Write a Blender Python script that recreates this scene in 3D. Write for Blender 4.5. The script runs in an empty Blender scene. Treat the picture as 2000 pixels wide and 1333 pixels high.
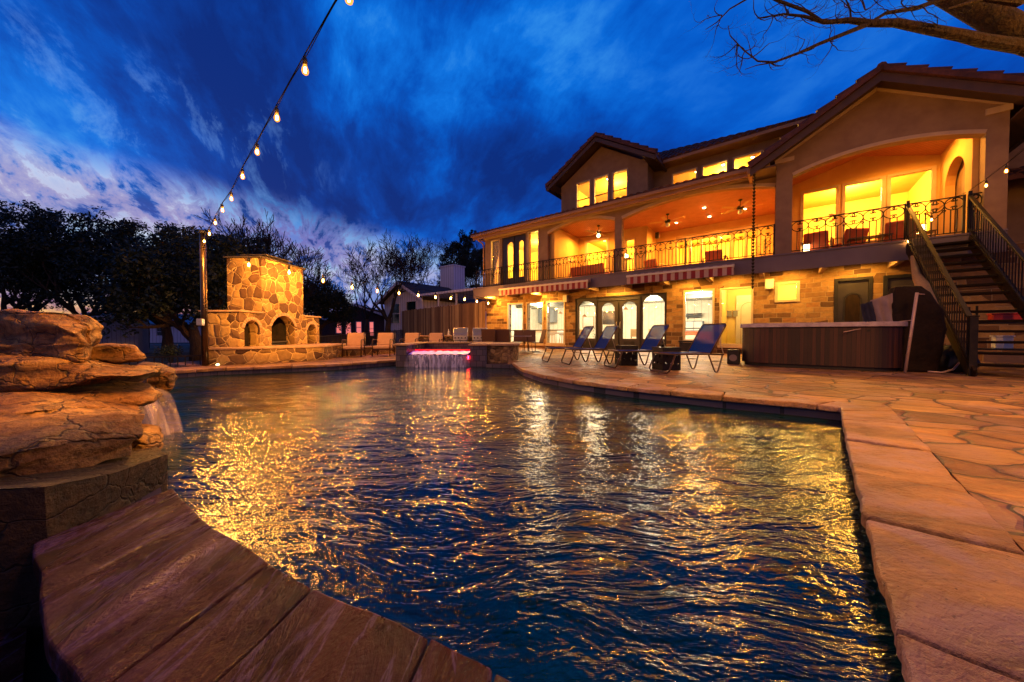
import bpy, bmesh, math, random
from mathutils import Vector, Matrix, noise
from mathutils.geometry import tessellate_polygon
random.seed(7)
sc = bpy.context.scene
COL = sc.collection
R = math.radians
PI = math.pi
CAMH = 0.72
PITCH = math.atan(14.5 / 666.667)

def at(px, py, Y):
    """a point of the place at forward distance Y metres"""
    x = (px - 1000) / 666.667; v = -(py - 666.5) / 666.667
    d = (x, math.cos(PITCH) + v * math.sin(PITCH), -math.sin(PITCH) + v * math.cos(PITCH))
    t = Y / d[1]
    return Vector((d[0] * t, Y, d[2] * t + CAMH))

# ------------------------------------------------------------------ node helpers
class NT:
    def __init__(s, nt): s.nt = nt; s.n = nt.nodes; s.l = nt.links
    def new(s, t, **k):
        n = s.n.new(t)
        for a, b in k.items(): setattr(n, a, b)
        return n
    def set(s, sock, v):
        if hasattr(v, 'is_linked') or isinstance(v, bpy.types.NodeSocket): s.l.new(v, sock)
        else: sock.default_value = v
    def math(s, op, a, b=0.0, c=None, clamp=False):
        n = s.new('ShaderNodeMath', operation=op); n.use_clamp = clamp
        s.set(n.inputs[0], a); s.set(n.inputs[1], b)
        if c is not None: s.set(n.inputs[2], c)
        return n.outputs[0]
    def vmath(s, op, a, b=(0, 0, 0)):
        n = s.new('ShaderNodeVectorMath', operation=op)
        s.set(n.inputs[0], a); s.set(n.inputs[1], b)
        return n.outputs[0]
    def mix(s, f, a, b, t='RGBA', bt='MIX'):
        n = s.new('ShaderNodeMix', data_type=t)
        if t == 'RGBA':
            n.blend_type = bt
            s.set(n.inputs[0], f); s.set(n.inputs[6], a); s.set(n.inputs[7], b); return n.outputs[2]
        s.set(n.inputs[0], f); s.set(n.inputs[2], a); s.set(n.inputs[3], b); return n.outputs[0]
    def ramp(s, f, stops, interp='LINEAR'):
        n = s.new('ShaderNodeValToRGB'); e = n.color_ramp.elements; n.color_ramp.interpolation = interp
        while len(e) < len(stops): e.new(0.5)
        for i, (p, c) in enumerate(stops):
            e[i].position = p; e[i].color = tuple(c) + (1,) if len(c) == 3 else c
        s.set(n.inputs[0], f); return n.outputs[0]
    def noise(s, v, scale=5, detail=4, rough=.55, dist=0.0, out=0):
        n = s.new('ShaderNodeTexNoise'); s.set(n.inputs['Vector'], v)
        n.inputs['Scale'].default_value = scale; n.inputs['Detail'].default_value = detail
        n.inputs['Roughness'].default_value = rough; n.inputs['Distortion'].default_value = dist
        return n.outputs[out]
    def voro(s, v, scale=5, feature='F1', out=0, rnd=1.0, dist='EUCLIDEAN'):
        n = s.new('ShaderNodeTexVoronoi', feature=feature); s.set(n.inputs['Vector'], v)
        if feature not in ('DISTANCE_TO_EDGE',): n.distance = dist
        n.inputs['Scale'].default_value = scale; n.inputs['Randomness'].default_value = rnd
        return n.outputs[out]
    def map(s, v, scale=(1, 1, 1), rot=(0, 0, 0), loc=(0, 0, 0)):
        n = s.new('ShaderNodeMapping'); s.set(n.inputs[0], v)
        n.inputs['Scale'].default_value = scale; n.inputs['Rotation'].default_value = rot; n.inputs['Location'].default_value = loc
        return n.outputs[0]
    def sep(s, v):
        n = s.new('ShaderNodeSeparateXYZ'); s.set(n.inputs[0], v); return n.outputs
    def comb(s, x=0., y=0., z=0.):
        n = s.new('ShaderNodeCombineXYZ'); s.set(n.inputs[0], x); s.set(n.inputs[1], y); s.set(n.inputs[2], z); return n.outputs[0]
    def bump(s, h, st=.3, d=.02, nrm=None):
        n = s.new('ShaderNodeBump'); n.inputs['Strength'].default_value = st; n.inputs['Distance'].default_value = d
        s.set(n.inputs['Height'], h)
        if nrm is not None: s.set(n.inputs['Normal'], nrm)
        return n.outputs[0]
    def obj(s): return s.new('ShaderNodeTexCoord').outputs['Object']

def mat(name, fn=None, base=(.5, .5, .5), rough=.6, metal=0., emis=None, es=0., spec=.5):
    m = bpy.data.materials.new(name); m.use_nodes = True
    t = NT(m.node_tree); b = t.n['Principled BSDF']
    b.inputs['Base Color'].default_value = tuple(base) + (1,)
    b.inputs['Roughness'].default_value = rough; b.inputs['Metallic'].default_value = metal
    b.inputs['Specular IOR Level'].default_value = spec
    if emis: b.inputs['Emission Color'].default_value = tuple(emis) + (1,); b.inputs['Emission Strength'].default_value = es
    if fn: fn(t, b)
    return m

def speck(c1, c2, scale=8, rough=.6, bst=.15, bd=.01, detail=5, stretch=(1, 1, 1)):
    def f(t, b):
        v = t.map(t.obj(), stretch)
        n = t.noise(v, scale, detail)
        t.set(b.inputs['Base Color'], t.ramp(n, [(.3, c1), (.7, c2)]))
        t.set(b.inputs['Roughness'], t.math('MULTIPLY_ADD', n, .25, rough - .12))
        if bst: t.set(b.inputs['Normal'], t.bump(t.noise(v, scale * 3, 4), bst, bd))
    return f

def boxcoord(t):
    x, y, z = t.sep(t.obj())
    return t.comb(t.math('ADD', x, y), z, 0.)

def ashlar(t, b):
    v = boxcoord(t)
    w = t.noise(v, 1.6, 2, out=1); v2 = t.vmath('ADD', v, t.vmath('MULTIPLY', t.vmath('SUBTRACT', w, (.5, .5, .5)), (.10, .09, 0)))
    def br(wd, h, off, seed):
        n = t.new('ShaderNodeTexBrick'); t.set(n.inputs['Vector'], t.map(v2, loc=(seed, seed * .7, 0)))
        n.inputs['Color1'].default_value = (0, 0, 0, 1); n.inputs['Color2'].default_value = (1, 1, 1, 1); n.inputs['Mortar'].default_value = (.5, .5, .5, 1)
        n.inputs['Scale'].default_value = 1; n.inputs['Brick Width'].default_value = wd; n.inputs['Row Height'].default_value = h
        n.inputs['Mortar Size'].default_value = .009; n.inputs['Mortar Smooth'].default_value = .4; n.offset = off; n.squash = 1.35; n.squash_frequency = 3
        return n
    a = br(.36, .155, .42, 0); c = br(.6, .31, .37, 3.1)
    m = t.math('GREATER_THAN', t.voro(t.map(v2, (1, 1.6, 1)), .9, out=1, rnd=1), .62)
    val = t.mix(m, a.outputs[0], c.outputs[0]); mo = t.mix(m, a.outputs[1], c.outputs[1], 'FLOAT')
    col = t.ramp(val, [(0, (.07, .03, .014)), (.25, (.20, .095, .035)), (.45, (.33, .18, .07)), (.75, (.42, .25, .095)), (1, (.33, .15, .05))])
    n = t.noise(v, 9, 6, .65)
    col = t.mix(.75, col, t.ramp(n, [(.25, (.35, .35, .35)), (.75, (1, 1, 1))]), bt='MULTIPLY')
    col = t.mix(mo, col, (.30, .21, .13, 1))
    t.set(b.inputs['Base Color'], col); b.inputs['Roughness'].default_value = .85
    h = t.math('SUBTRACT', t.math('MULTIPLY', n, .6), t.math('MULTIPLY', mo, 1.2))
    t.set(b.inputs['Normal'], t.bump(h, .8, .03))

def rubble(scale, dark, mid, light, mortar, ew=.03):
    def f(t, b):
        o = t.obj()
        w = t.noise(o, 2.5, 3, out=1)
        v = t.vmath('ADD', o, t.vmath('MULTIPLY', t.vmath('SUBTRACT', w, (.5, .5, .5)), (.16, .16, .16)))
        v = t.map(v, (1, 1, 1.12))
        e = t.voro(v, scale, 'DISTANCE_TO_EDGE', rnd=.85); c = t.sep(t.voro(v, scale, out=1, rnd=.85))[0]
        edge = t.math('LESS_THAN', t.math('ADD', e, t.math('MULTIPLY', t.noise(o, 14, 2), .04)), ew + .02)
        n = t.noise(o, 11, 6, .65)
        col = t.ramp(c, [(0, dark), (.28, mid), (.33, light), (.62, light), (.78, tuple(x * .8 for x in mid)), (1, tuple((x + y) / 2 for x, y in zip(light, mid)))])
        col = t.mix(.8, col, t.ramp(n, [(.2, (.4, .38, .36)), (.75, (1, 1, 1))]), bt='MULTIPLY')
        col = t.mix(edge, col, tuple(mortar) + (1,))
        t.set(b.inputs['Base Color'], col); b.inputs['Roughness'].default_value = .85
        h = t.math('ADD', t.math('MINIMUM', t.math('MULTIPLY', e, 5), .8), t.math('MULTIPLY', n, .5))
        t.set(b.inputs['Normal'], t.bump(h, .9, .03))
    return f

def flagstone(t, b):
    o = t.obj(); x, y, z = t.sep(o); p = t.map(t.comb(x, y, 0.), (1, 1.25, 1), (0, 0, R(38)))
    w = t.noise(p, 1.3, 3, out=1); v = t.vmath('ADD', p, t.vmath('MULTIPLY', t.vmath('SUBTRACT', w, (.5, .5, .5)), (.45, .45, 0)))
    e = t.voro(v, 2.2, 'DISTANCE_TO_EDGE', rnd=.9); c = t.sep(t.voro(v, 2.2, out=1, rnd=.9))
    n = t.noise(t.map(p, (1, 3.2, 1), (0, 0, .5)), 2.2, 7, .6, .6); n2 = t.noise(o, 26, 4, .6)
    col = t.ramp(c[0], [(0, (.17, .065, .018)), (.3, (.36, .18, .055)), (.5, (.47, .27, .10)), (.7, (.42, .21, .075)), (.85, (.24, .12, .06)), (1, (.20, .07, .02))])
    col = t.mix(.85, col, t.ramp(n, [(.30, (.25, .18, .15)), (.47, (.8, .72, .62)), (.62, (1.25, 1.2, 1.1))]), bt='MULTIPLY')
    col = t.mix(.6, col, t.ramp(n2, [(.3, (.6, .6, .6)), (.7, (1, 1, 1))]), bt='MULTIPLY')
    eg = t.math('LESS_THAN', t.math('ADD', e, t.math('MULTIPLY', n2, .012)), .028)
    st = t.noise(o, 1.7, 6, .62, .5); col = t.mix(t.ramp(st, [(.48, (0,) * 3), (.62, (.6,) * 3)]), col, (.34, .20, .20, 1)); col = t.mix(t.ramp(t.noise(o, .9, 5, .6), [(.5, (0,) * 3), (.65, (.6,) * 3)]), col, (.13, .055, .025, 1))
    col = t.mix(eg, t.mix(.7, col, t.ramp(c[2], [(0, (.55, .5, .48)), (.5, (1, 1, 1)), (1, (1.2, 1.15, 1.05))]), bt='MULTIPLY'), (.055, .035, .025, 1))
    t.set(b.inputs['Base Color'], col)
    t.set(b.inputs['Roughness'], t.math('MULTIPLY_ADD', n, .35, .32))
    h = t.math('ADD', t.math('MINIMUM', t.math('MULTIPLY', e, 7), .5), t.math('ADD', t.math('MULTIPLY', n, .9), t.math('MULTIPLY', t.math('ADD', c[1], n2), .25)))
    t.set(b.inputs['Normal'], t.bump(h, 1.0, .05))

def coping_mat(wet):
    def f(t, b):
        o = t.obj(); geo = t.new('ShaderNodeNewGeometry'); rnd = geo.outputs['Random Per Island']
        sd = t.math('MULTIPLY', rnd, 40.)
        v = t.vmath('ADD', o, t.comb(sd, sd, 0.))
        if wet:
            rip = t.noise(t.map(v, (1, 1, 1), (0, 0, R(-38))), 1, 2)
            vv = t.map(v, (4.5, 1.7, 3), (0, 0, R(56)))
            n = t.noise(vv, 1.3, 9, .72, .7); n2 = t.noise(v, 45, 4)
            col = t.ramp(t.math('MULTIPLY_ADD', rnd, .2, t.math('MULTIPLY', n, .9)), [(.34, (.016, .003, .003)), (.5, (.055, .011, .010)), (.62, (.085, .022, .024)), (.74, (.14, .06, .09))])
            vn = t.noise(t.map(v, (5, 1.1, 2), (0, 0, R(50))), 1.5, 6, .6, .5); sheen_streak = t.ramp(t.math('ABSOLUTE', t.math('SUBTRACT', vn, .5)), [(.0, (1,) * 3), (.022, (0,) * 3)])
            col = t.mix(t.math('MULTIPLY', sheen_streak, .5), col, (.24, .15, .34, 1))  # lavender sky sheen painted into the colour as thin streaks
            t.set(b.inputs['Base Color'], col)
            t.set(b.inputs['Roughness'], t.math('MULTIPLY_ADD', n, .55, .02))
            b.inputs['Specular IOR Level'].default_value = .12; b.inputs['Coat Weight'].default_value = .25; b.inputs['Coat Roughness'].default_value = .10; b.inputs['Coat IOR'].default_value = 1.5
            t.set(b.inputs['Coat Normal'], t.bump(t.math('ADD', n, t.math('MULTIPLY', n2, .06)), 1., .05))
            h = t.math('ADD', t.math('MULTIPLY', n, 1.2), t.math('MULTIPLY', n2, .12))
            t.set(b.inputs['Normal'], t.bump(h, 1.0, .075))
        else:
            n = t.noise(t.map(v, (1, 2.4, 2), (0, 0, .6)), 2.4, 8, .62, .7); n2 = t.noise(v, 40, 5, .65)
            col = t.ramp(rnd, [(0, (.27, .125, .05)), (.3, (.48, .27, .11)), (.55, (.36, .18, .08)), (.8, (.52, .32, .14)), (1, (.38, .19, .07))])
            col = t.mix(.85, col, t.ramp(n, [(.32, (.25, .19, .16)), (.46, (.8, .74, .65)), (.62, (1.25, 1.2, 1.1))]), bt='MULTIPLY')
            col = t.mix(.45, col, t.ramp(n2, [(.3, (.55, .55, .55)), (.65, (1, 1, 1))]), bt='MULTIPLY')
            st = t.noise(v, 2.6, 5, .62, .6); st2 = t.noise(v, 1.1, 4, .6)
            col = t.mix(t.ramp(st, [(.48, (0,) * 3), (.62, (.75,) * 3)]), col, (.36, .22, .24, 1))
            col = t.mix(t.ramp(st2, [(.50, (0,) * 3), (.64, (.7,) * 3)]), col, (.14, .055, .025, 1))
            col = t.mix(t.ramp(t.noise(v, 55, 2), [(.66, (0,) * 3), (.72, (.6,) * 3)]), col, (.05, .02, .012, 1))
            t.set(b.inputs['Base Color'], col); t.set(b.inputs['Roughness'], t.math('MULTIPLY_ADD', n, .4, .28))
            t.set(b.inputs['Normal'], t.bump(t.math('ADD', t.math('ADD', n, t.math('MULTIPLY', n2, .35)), t.math('MULTIPLY', t.noise(v, 9, 6, .7), .6)), 1.0, .05))
    return f

def rockfn(t, b):
    o = t.obj(); x, y, z = t.sep(o)
    v = t.comb(x, y, t.math('MULTIPLY', z, 3.))
    n = t.noise(v, 2.0, 8, .66, .5); n2 = t.noise(o, 18, 7, .7); n3 = t.noise(o, 1.7, 3)
    col = t.ramp(n, [(.32, (.07, .03, .012)), (.45, (.26, .12, .035)), (.56, (.46, .25, .075)), (.72, (.62, .42, .17))])
    col = t.mix(.8, col, t.ramp(n2, [(.34, (.12, .08, .06)), (.47, (.75, .72, .7)), (.62, (1.2, 1.2, 1.2))]), bt='MULTIPLY')
    col = t.mix(.6, col, t.ramp(n3, [(.38, (.25, .17, .12)), (.58, (1.1, 1.1, 1.1))]), bt='MULTIPLY')
    ck = t.voro(t.vmath('ADD', t.comb(x, y, t.math('MULTIPLY', z, 2.2)), t.vmath('MULTIPLY', t.noise(o, 3, 4, out=1), (.5, .5, .5))), 3.2, 'DISTANCE_TO_EDGE'); cr = t.ramp(ck, [(0, (0,) * 3), (.03, (1,) * 3)])
    col = t.mix(.85, col, t.mix(cr, (.12, .08, .06, 1), (1, 1, 1, 1)), bt='MULTIPLY')
    t.set(b.inputs['Base Color'], col); b.inputs['Roughness'].default_value = .62
    t.set(b.inputs['Normal'], t.bump(t.math('ADD', t.math('MULTIPLY', cr, .5), t.math('ADD', t.math('MULTIPLY', n2, 1.3), t.math('MULTIPLY', n, 1.2))), 1.0, .06))

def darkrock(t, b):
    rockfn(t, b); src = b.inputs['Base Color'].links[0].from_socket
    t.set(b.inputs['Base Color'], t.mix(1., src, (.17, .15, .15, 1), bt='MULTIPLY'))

def waterfn(t, b):
    o = t.obj(); x, y, z = t.sep(o); p = t.comb(x, y, 0.)
    w = t.noise(p, .55, 2, out=1)
    p2 = t.vmath('ADD', p, t.vmath('MULTIPLY', t.vmath('SUBTRACT', w, (.5, .5, .5)), (.8, .8, 0)))
    a = t.noise(t.map(p2, (1.1, 3.0, 1), (0, 0, R(-8))), 1.7, 4, .6, .6)
    c = t.noise(t.map(p2, (1.15, 3.2, 1), (0, 0, R(10))), 9.0, 4, .62, .6)
    d = t.noise(t.map(p2, (1, 2.4, 1), (0, 0, R(-14))), 30, 2, .6)
    h = t.math('ADD', t.math('MULTIPLY', a, 1.7), t.math('ADD', t.math('MULTIPLY', c, .21), t.math('MULTIPLY', d, .06)))
    t.set(b.inputs['Normal'], t.bump(h, 1.0, .022))
    deep = t.noise(p, .8, 3)
    t.set(b.inputs['Base Color'], t.ramp(deep, [(.35, (.0003, .008, .009)), (.65, (.0005, .026, .026))]))
    b.inputs['Roughness'].default_value = .06; b.inputs['IOR'].default_value = 1.55
    b.inputs['Specular IOR Level'].default_value = .6

def wood_fence(t, b):
    x, y, z = t.sep(t.obj()); rnd = t.new('ShaderNodeNewGeometry').outputs['Random Per Island']
    v = t.comb(t.math('MULTIPLY_ADD', rnd, 30., t.math('ADD', t.math('MULTIPLY', x, 14.), t.math('MULTIPLY', y, 14.))), z, rnd)
    n = t.noise(v, 1.6, 6, .65, .4)
    col = t.mix(.8, t.ramp(rnd, [(0, (.16, .08, .03)), (.5, (.34, .19, .07)), (.85, (.50, .31, .12)), (1, (.62, .42, .17))]), t.ramp(n, [(.25, (.3, .3, .3)), (.7, (1.1, 1.1, 1.1))]), bt='MULTIPLY')
    t.set(b.inputs['Base Color'], col); b.inputs['Roughness'].default_value = .8
    t.set(b.inputs['Normal'], t.bump(n, .4, .01))

def tubwood(t, b):
    x, y, z = t.sep(t.obj())
    g = t.new('ShaderNodeNewGeometry')
    ang = t.math('MULTIPLY', t.math('ADD', x, t.math('MULTIPLY', y, 1.0)), 15.5)
    slat = t.math('FRACT', ang); idx = t.math('FLOOR', ang)
    rnd = t.new('ShaderNodeTexWhiteNoise', noise_dimensions='1D'); t.set(rnd.inputs['W'], idx)
    n = t.noise(t.comb(t.math('MULTIPLY', ang, 3.), t.math('MULTIPLY', z, .8), idx), 2, 6, .6, .5)
    groove = t.math('GREATER_THAN', t.math('ABSOLUTE', t.math('SUBTRACT', slat, .5)), .45)
    col = t.mix(.7, t.ramp(rnd.outputs[0], [(0, (.016, .004, .003)), (1, (.06, .017, .010))]), t.ramp(n, [(.3, (.5, .5, .5)), (.7, (1.2, 1.2, 1.2))]), bt='MULTIPLY')
    t.set(b.inputs['Base Color'], t.mix(groove, col, (.01, .005, .004, 1))); b.inputs['Roughness'].default_value = .55
    t.set(b.inputs['Normal'], t.bump(t.math('SUBTRACT', t.math('MULTIPLY', n, .2), groove), .6, .01))

def glassmat(name, tint=(1, 1, 1), gl=.12, rough=.02):
    m = bpy.data.materials.new(name); m.use_nodes = True; t = NT(m.node_tree); t.n.clear()
    tr = t.new('ShaderNodeBsdfTransparent'); tr.inputs[0].default_value = tuple(tint) + (1,)
    g = t.new('ShaderNodeBsdfGlossy'); g.inputs['Roughness'].default_value = rough
    fr = t.new('ShaderNodeFresnel'); fr.inputs[0].default_value = 1.5
    mx = t.new('ShaderNodeMixShader'); t.set(mx.inputs[0], t.math('MULTIPLY', fr.outputs[0], gl * 8, clamp=True)); t.l.new(tr.outputs[0], mx.inputs[1]); t.l.new(g.outputs[0], mx.inputs[2])
    o = t.new('ShaderNodeOutputMaterial'); t.l.new(mx.outputs[0], o.inputs[0]); return m

def sheet_mat(name, col, dens, axis_scale, emis=None, es=0.):
    """falling water: streaks of translucent white with gaps"""
    m = bpy.data.materials.new(name); m.use_nodes = True; t = NT(m.node_tree); t.n.clear()
    o = t.obj(); n = t.noise(t.map(o, axis_scale), 1.0, 5, .6, .3)
    tr = t.new('ShaderNodeBsdfTransparent')
    b = t.new('ShaderNodeBsdfPrincipled'); b.inputs['Base Color'].default_value = tuple(col) + (1,); b.inputs['Roughness'].default_value = .2
    if emis: b.inputs['Emission Color'].default_value = tuple(emis) + (1,); b.inputs['Emission Strength'].default_value = es
    t.set(b.inputs['Normal'], t.bump(n, .6, .02))
    uv = t.new('ShaderNodeTexCoord').outputs['UV']; uvs = t.sep(uv)
    edge = t.math('MULTIPLY', t.math('MULTIPLY', uvs[0], t.math('SUBTRACT', 1., uvs[0])), 8., clamp=True)
    f = t.math('MULTIPLY', t.ramp(n, [(.36, (.08,) * 3), (.66, (dens,) * 3)]), edge)
    mx = t.new('ShaderNodeMixShader'); t.set(mx.inputs[0], f); t.l.new(tr.outputs[0], mx.inputs[1]); t.l.new(b.outputs[0], mx.inputs[2])
    ou = t.new('ShaderNodeOutputMaterial'); t.l.new(mx.outputs[0], ou.inputs[0]); return m

def stripefn(t, b):
    x, y, z = t.sep(t.obj())
    f = t.math('GREATER_THAN', t.math('FRACT', t.math('MULTIPLY', x, 3.85)), .5)
    n = t.noise(t.obj(), 20, 3)
    t.set(b.inputs['Base Color'], t.mix(t.math('MULTIPLY', n, .3), t.mix(f, (.50, .36, .30, 1), (.24, .008, .014, 1)), (.2, .1, .1, 1))); b.inputs['Roughness'].default_value = .8

def tilefn(t, b):
    o = t.obj(); rnd = t.noise(t.map(o, (3, 3, 3)), 1.2, 3); n2 = t.noise(o, 15, 4)
    t.set(b.inputs['Base Color'], t.ramp(t.math('MULTIPLY_ADD', n2, .4, t.math('MULTIPLY', rnd, .6)), [(.3, (.03, .010, .008)), (.5, (.08, .024, .016)), (.7, (.14, .045, .028))]))
    b.inputs['Roughness'].default_value = .75; t.set(b.inputs['Normal'], t.bump(n2, .3, .01))

def pooltile(t, b):
    v = boxcoord(t)
    n = t.new('ShaderNodeTexBrick'); t.set(n.inputs['Vector'], v); n.inputs['Scale'].default_value = 1
    n.inputs['Color1'].default_value = (.05, .045, .09, 1); n.inputs['Color2'].default_value = (.11, .09, .13, 1); n.inputs['Mortar'].default_value = (.03, .03, .04, 1)
    n.inputs['Brick Width'].default_value = .16; n.inputs['Row Height'].default_value = .15; n.inputs['Mortar Size'].default_value = .006
    t.set(b.inputs['Base Color'], n.outputs[0]); b.inputs['Roughness'].default_value = .25

def striated(c1, c2, dens, gk=.35):
    def f(t, b):
        v = boxcoord(t); x = t.sep(v)
        s = t.math('FRACT', t.math('MULTIPLY', x[0], dens)); g = t.math('GREATER_THAN', s, .9)
        n = t.noise(t.obj(), 5, 4)
        c = t.ramp(n, [(.3, c1), (.7, c2)])
        t.set(b.inputs['Base Color'], t.mix(g, c, tuple(k * gk for k in c1) + (1,)))
    return f

M = {}
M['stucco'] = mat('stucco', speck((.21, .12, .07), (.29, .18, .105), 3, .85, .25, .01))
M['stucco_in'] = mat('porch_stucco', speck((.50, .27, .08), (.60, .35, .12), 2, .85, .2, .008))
M['darkwood'] = mat('dark_bargeboard', speck((.05, .026, .018), (.085, .045, .03), 3, .6, .1))
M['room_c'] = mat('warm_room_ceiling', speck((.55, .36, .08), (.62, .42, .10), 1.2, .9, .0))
M['trim'] = mat('cast_trim', speck((.44, .30, .19), (.52, .37, .25), 4, .7, .1, .006))
M['fascia'] = mat('fascia_board', speck((.13, .095, .11), (.17, .13, .145), 2, .6, .05))
M['ceiling'] = mat('porch_ceiling_wood', striated((.40, .145, .07), (.50, .19, .10), 7.))
M['ashlar'] = mat('ashlar_stone', ashlar)
M['fire'] = mat('fireplace_stone', rubble(3.9, (.08, .035, .018), (.20, .10, .045), (.46, .28, .10), (.60, .40, .17), .018))
M['fire_small'] = mat('ledger_stone', rubble(9, (.10, .06, .03), (.25, .15, .07), (.42, .27, .13), (.16, .10, .06), .03))
M['capstone'] = mat('capstone', speck((.30, .17, .10), (.48, .31, .19), 6, .7, .4, .02))
M['flag'] = mat('flagstone', flagstone)
M['coping'] = mat('coping_stone', coping_mat(False))
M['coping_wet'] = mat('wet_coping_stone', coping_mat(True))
M['rock'] = mat('sandstone', rockfn)
M['water'] = mat('pool_water', waterfn)
M['pooltile'] = mat('waterline_tile', pooltile)
M['tile'] = mat('roof_tile', tilefn)
M['gutter'] = mat('gutter_metal', speck((.30, .15, .06), (.38, .20, .085), 3, .45, .0), metal=.1)
M['darkframe'] = mat('bronze_frame', speck((.018, .014, .016), (.03, .024, .026), 5, .4, .0))
M['winframe'] = mat('window_frame', speck((.42, .32, .20), (.5, .39, .26), 4, .5, .0))
M['rail'] = mat('wrought_iron', speck((.012, .010, .010), (.03, .022, .018), 8, .45, .1), metal=.6)
M['glass'] = glassmat('window_glass')
M['room'] = mat('room_plaster', striated((.72, .66, .52), (.84, .79, .66), 3.1, .8))
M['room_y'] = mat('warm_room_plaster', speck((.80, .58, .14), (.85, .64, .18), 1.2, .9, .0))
M['room_ceil'] = mat('room_ceiling_boards', striated((.30, .29, .24), (.42, .40, .34), 5))
M['roomfloor'] = mat('room_floor', speck((.30, .20, .12), (.4, .28, .17), 4, .5, .0, stretch=(1, 6, 1)))
M['beam'] = mat('grey_beam', speck((.16, .15, .12), (.22, .21, .17), 5, .7, .1))
M['cabinet'] = mat('grey_cabinet', speck((.22, .25, .28), (.27, .30, .33), 4, .5, .0))
M['counter'] = mat('light_counter', speck((.55, .5, .42), (.7, .64, .55), 20, .3, .0))
M['screen'] = mat('tv_screen', speck((.02, .03, .035), (.04, .06, .07), 3, .15, .0))
M['oak'] = mat('oak_wood', speck((.42, .25, .09), (.55, .35, .14), 4, .5, .1, stretch=(1, 8, 8)))
M['white'] = mat('white_paint', speck((.7, .68, .62), (.8, .78, .72), 4, .5, .0))
M['cream'] = mat('cream_plastic', speck((.62, .56, .44), (.68, .62, .5), 6, .5, .0))
M['black'] = mat('black_metal', speck((.012, .011, .012), (.025, .022, .022), 8, .45, .1), metal=.4)
M['bronze'] = mat('bronze_tube', speck((.05, .025, .018), (.10, .05, .032), 12, .35, .05), metal=.5)
M['steel'] = mat('brushed_steel', speck((.50, .46, .38), (.62, .58, .5), 6, .32, .05, stretch=(1, 20, 20)), metal=.75)
M['bluesling'] = glassmat('unused')
M['tubwood'] = mat('tub_slats', tubwood)
M['tubtop'] = mat('tub_acrylic', speck((.30, .24, .30), (.5, .42, .5), 9, .3, .5, .02))
M['tubbase'] = mat('tub_base', base=(.01, .008, .01), rough=.6, fn=speck((.008, .006, .008), (.015, .012, .015), 6, .6, .0))
M['tarp'] = mat('folded_cover', spec=.2, fn=speck((.006, .003, .002), (.018, .009, .006), 4, .75, .5, .04))
M['navy'] = mat('navy_cloth', speck((.006, .008, .03), (.012, .014, .05), 6, .7, .2))
M['towel'] = mat('pale_cloth', speck((.22, .16, .17), (.30, .23, .24), 5, .85, .4, .03))
M['pole_m'] = mat('pale_pole', speck((.42, .28, .26), (.5, .36, .32), 9, .4, .0), metal=.2)
M['stair'] = mat('stair_timber', spec=.15, fn=speck((.010, .005, .003), (.028, .014, .007), 4, .6, .2, stretch=(6, 1, 1)))
M['tread'] = mat('stair_tread', spec=.12, fn=speck((.006, .004, .003), (.015, .008, .005), 4, .6, .2, stretch=(1, 8, 1)))
M['cushion'] = mat('tan_cushion', speck((.46, .27, .17), (.54, .33, .22), 9, .85, .25, .02))
M['redcushion'] = mat('rust_cushion', speck((.36, .07, .025), (.44, .10, .04), 9, .85, .25, .02))
M['mesh_brown'] = mat('brown_sling', speck((.085, .038, .025), (.12, .055, .035), 30, .7, .1))
M['fence_wood'] = mat('fence_pickets', wood_fence)
M['bark'] = mat('bark', speck((.028, .016, .010), (.085, .048, .025), 9, .9, .9, .05, stretch=(1, 1, .35)))
M['bark_near'] = mat('bark_near', speck((.007, .004, .003), (.035, .018, .008), 7, .9, .9, .06))
M['twig'] = mat('twig', speck((.012, .010, .010), (.03, .022, .018), 9, .9, .0))
M['leaf'] = mat('dark_leaf', speck((.006, .014, .008), (.02, .035, .016), 2, .6, .0))
M['lawn'] = mat('lawn', speck((.010, .016, .012), (.035, .045, .038), .5, .95, .5, .05, detail=8))
M['road'] = mat('road', speck((.06, .06, .07), (.09, .09, .10), 2, .9, .1))
M['siding'] = mat('white_siding', striated((.72, .66, .76), (.80, .73, .82), 3.2))
M['shingle'] = mat('shingle', speck((.045, .032, .035), (.08, .06, .06), 5, .9, .3))
M['brickfar'] = mat('neighbour_brick', speck((.05, .025, .03), (.10, .05, .055), 6, .9, .2))
M['bluemetal'] = mat('blue_metal_roof', speck((.06, .16, .26), (.09, .22, .34), 3, .5, .0))
M['corr'] = mat('corrugated_steel', striated((.15, .16, .22), (.20, .21, .28), 6.))
M['pinkglow'] = mat('pink_window', base=(.2, .05, .05), emis=(1., .22, .2), es=.9)
M['greenglow'] = mat('green_window', base=(.02, .05, .05), emis=(.05, .35, .22), es=.25)
M['darkglass'] = mat('dark_glass', base=(.01, .03, .035), rough=.08, fn=speck((.006, .02, .022), (.012, .035, .04), 1, .1, .0))
M['bulbcore'] = mat('bulb_filament', base=(1, 1, 1), emis=(1., .62, .20), es=260.)
M['can'] = mat('recessed_lens', base=(1, 1, 1), emis=(1., .66, .25), es=45.)
M['lampglow'] = mat('lamp_shade_glow', base=(1, .9, .7), emis=(1., .72, .30), es=9.)
M['cable'] = mat('cable_rubber', base=(.004, .004, .004), rough=1., spec=0., fn=speck((.003, .003, .003), (.006, .006, .006), 5, 1., .0))
M['redled'] = mat('red_light_bar', base=(.3, 0, 0), emis=(1., .004, .02), es=1.3)
M['brass'] = mat('gilded_post', speck((.07, .045, .03), (.12, .075, .045), 5, .3, .0), metal=.9)
M['foliage_pot'] = mat('potted_leaf', speck((.02, .05, .015), (.05, .10, .03), 3, .6, .0))
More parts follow.
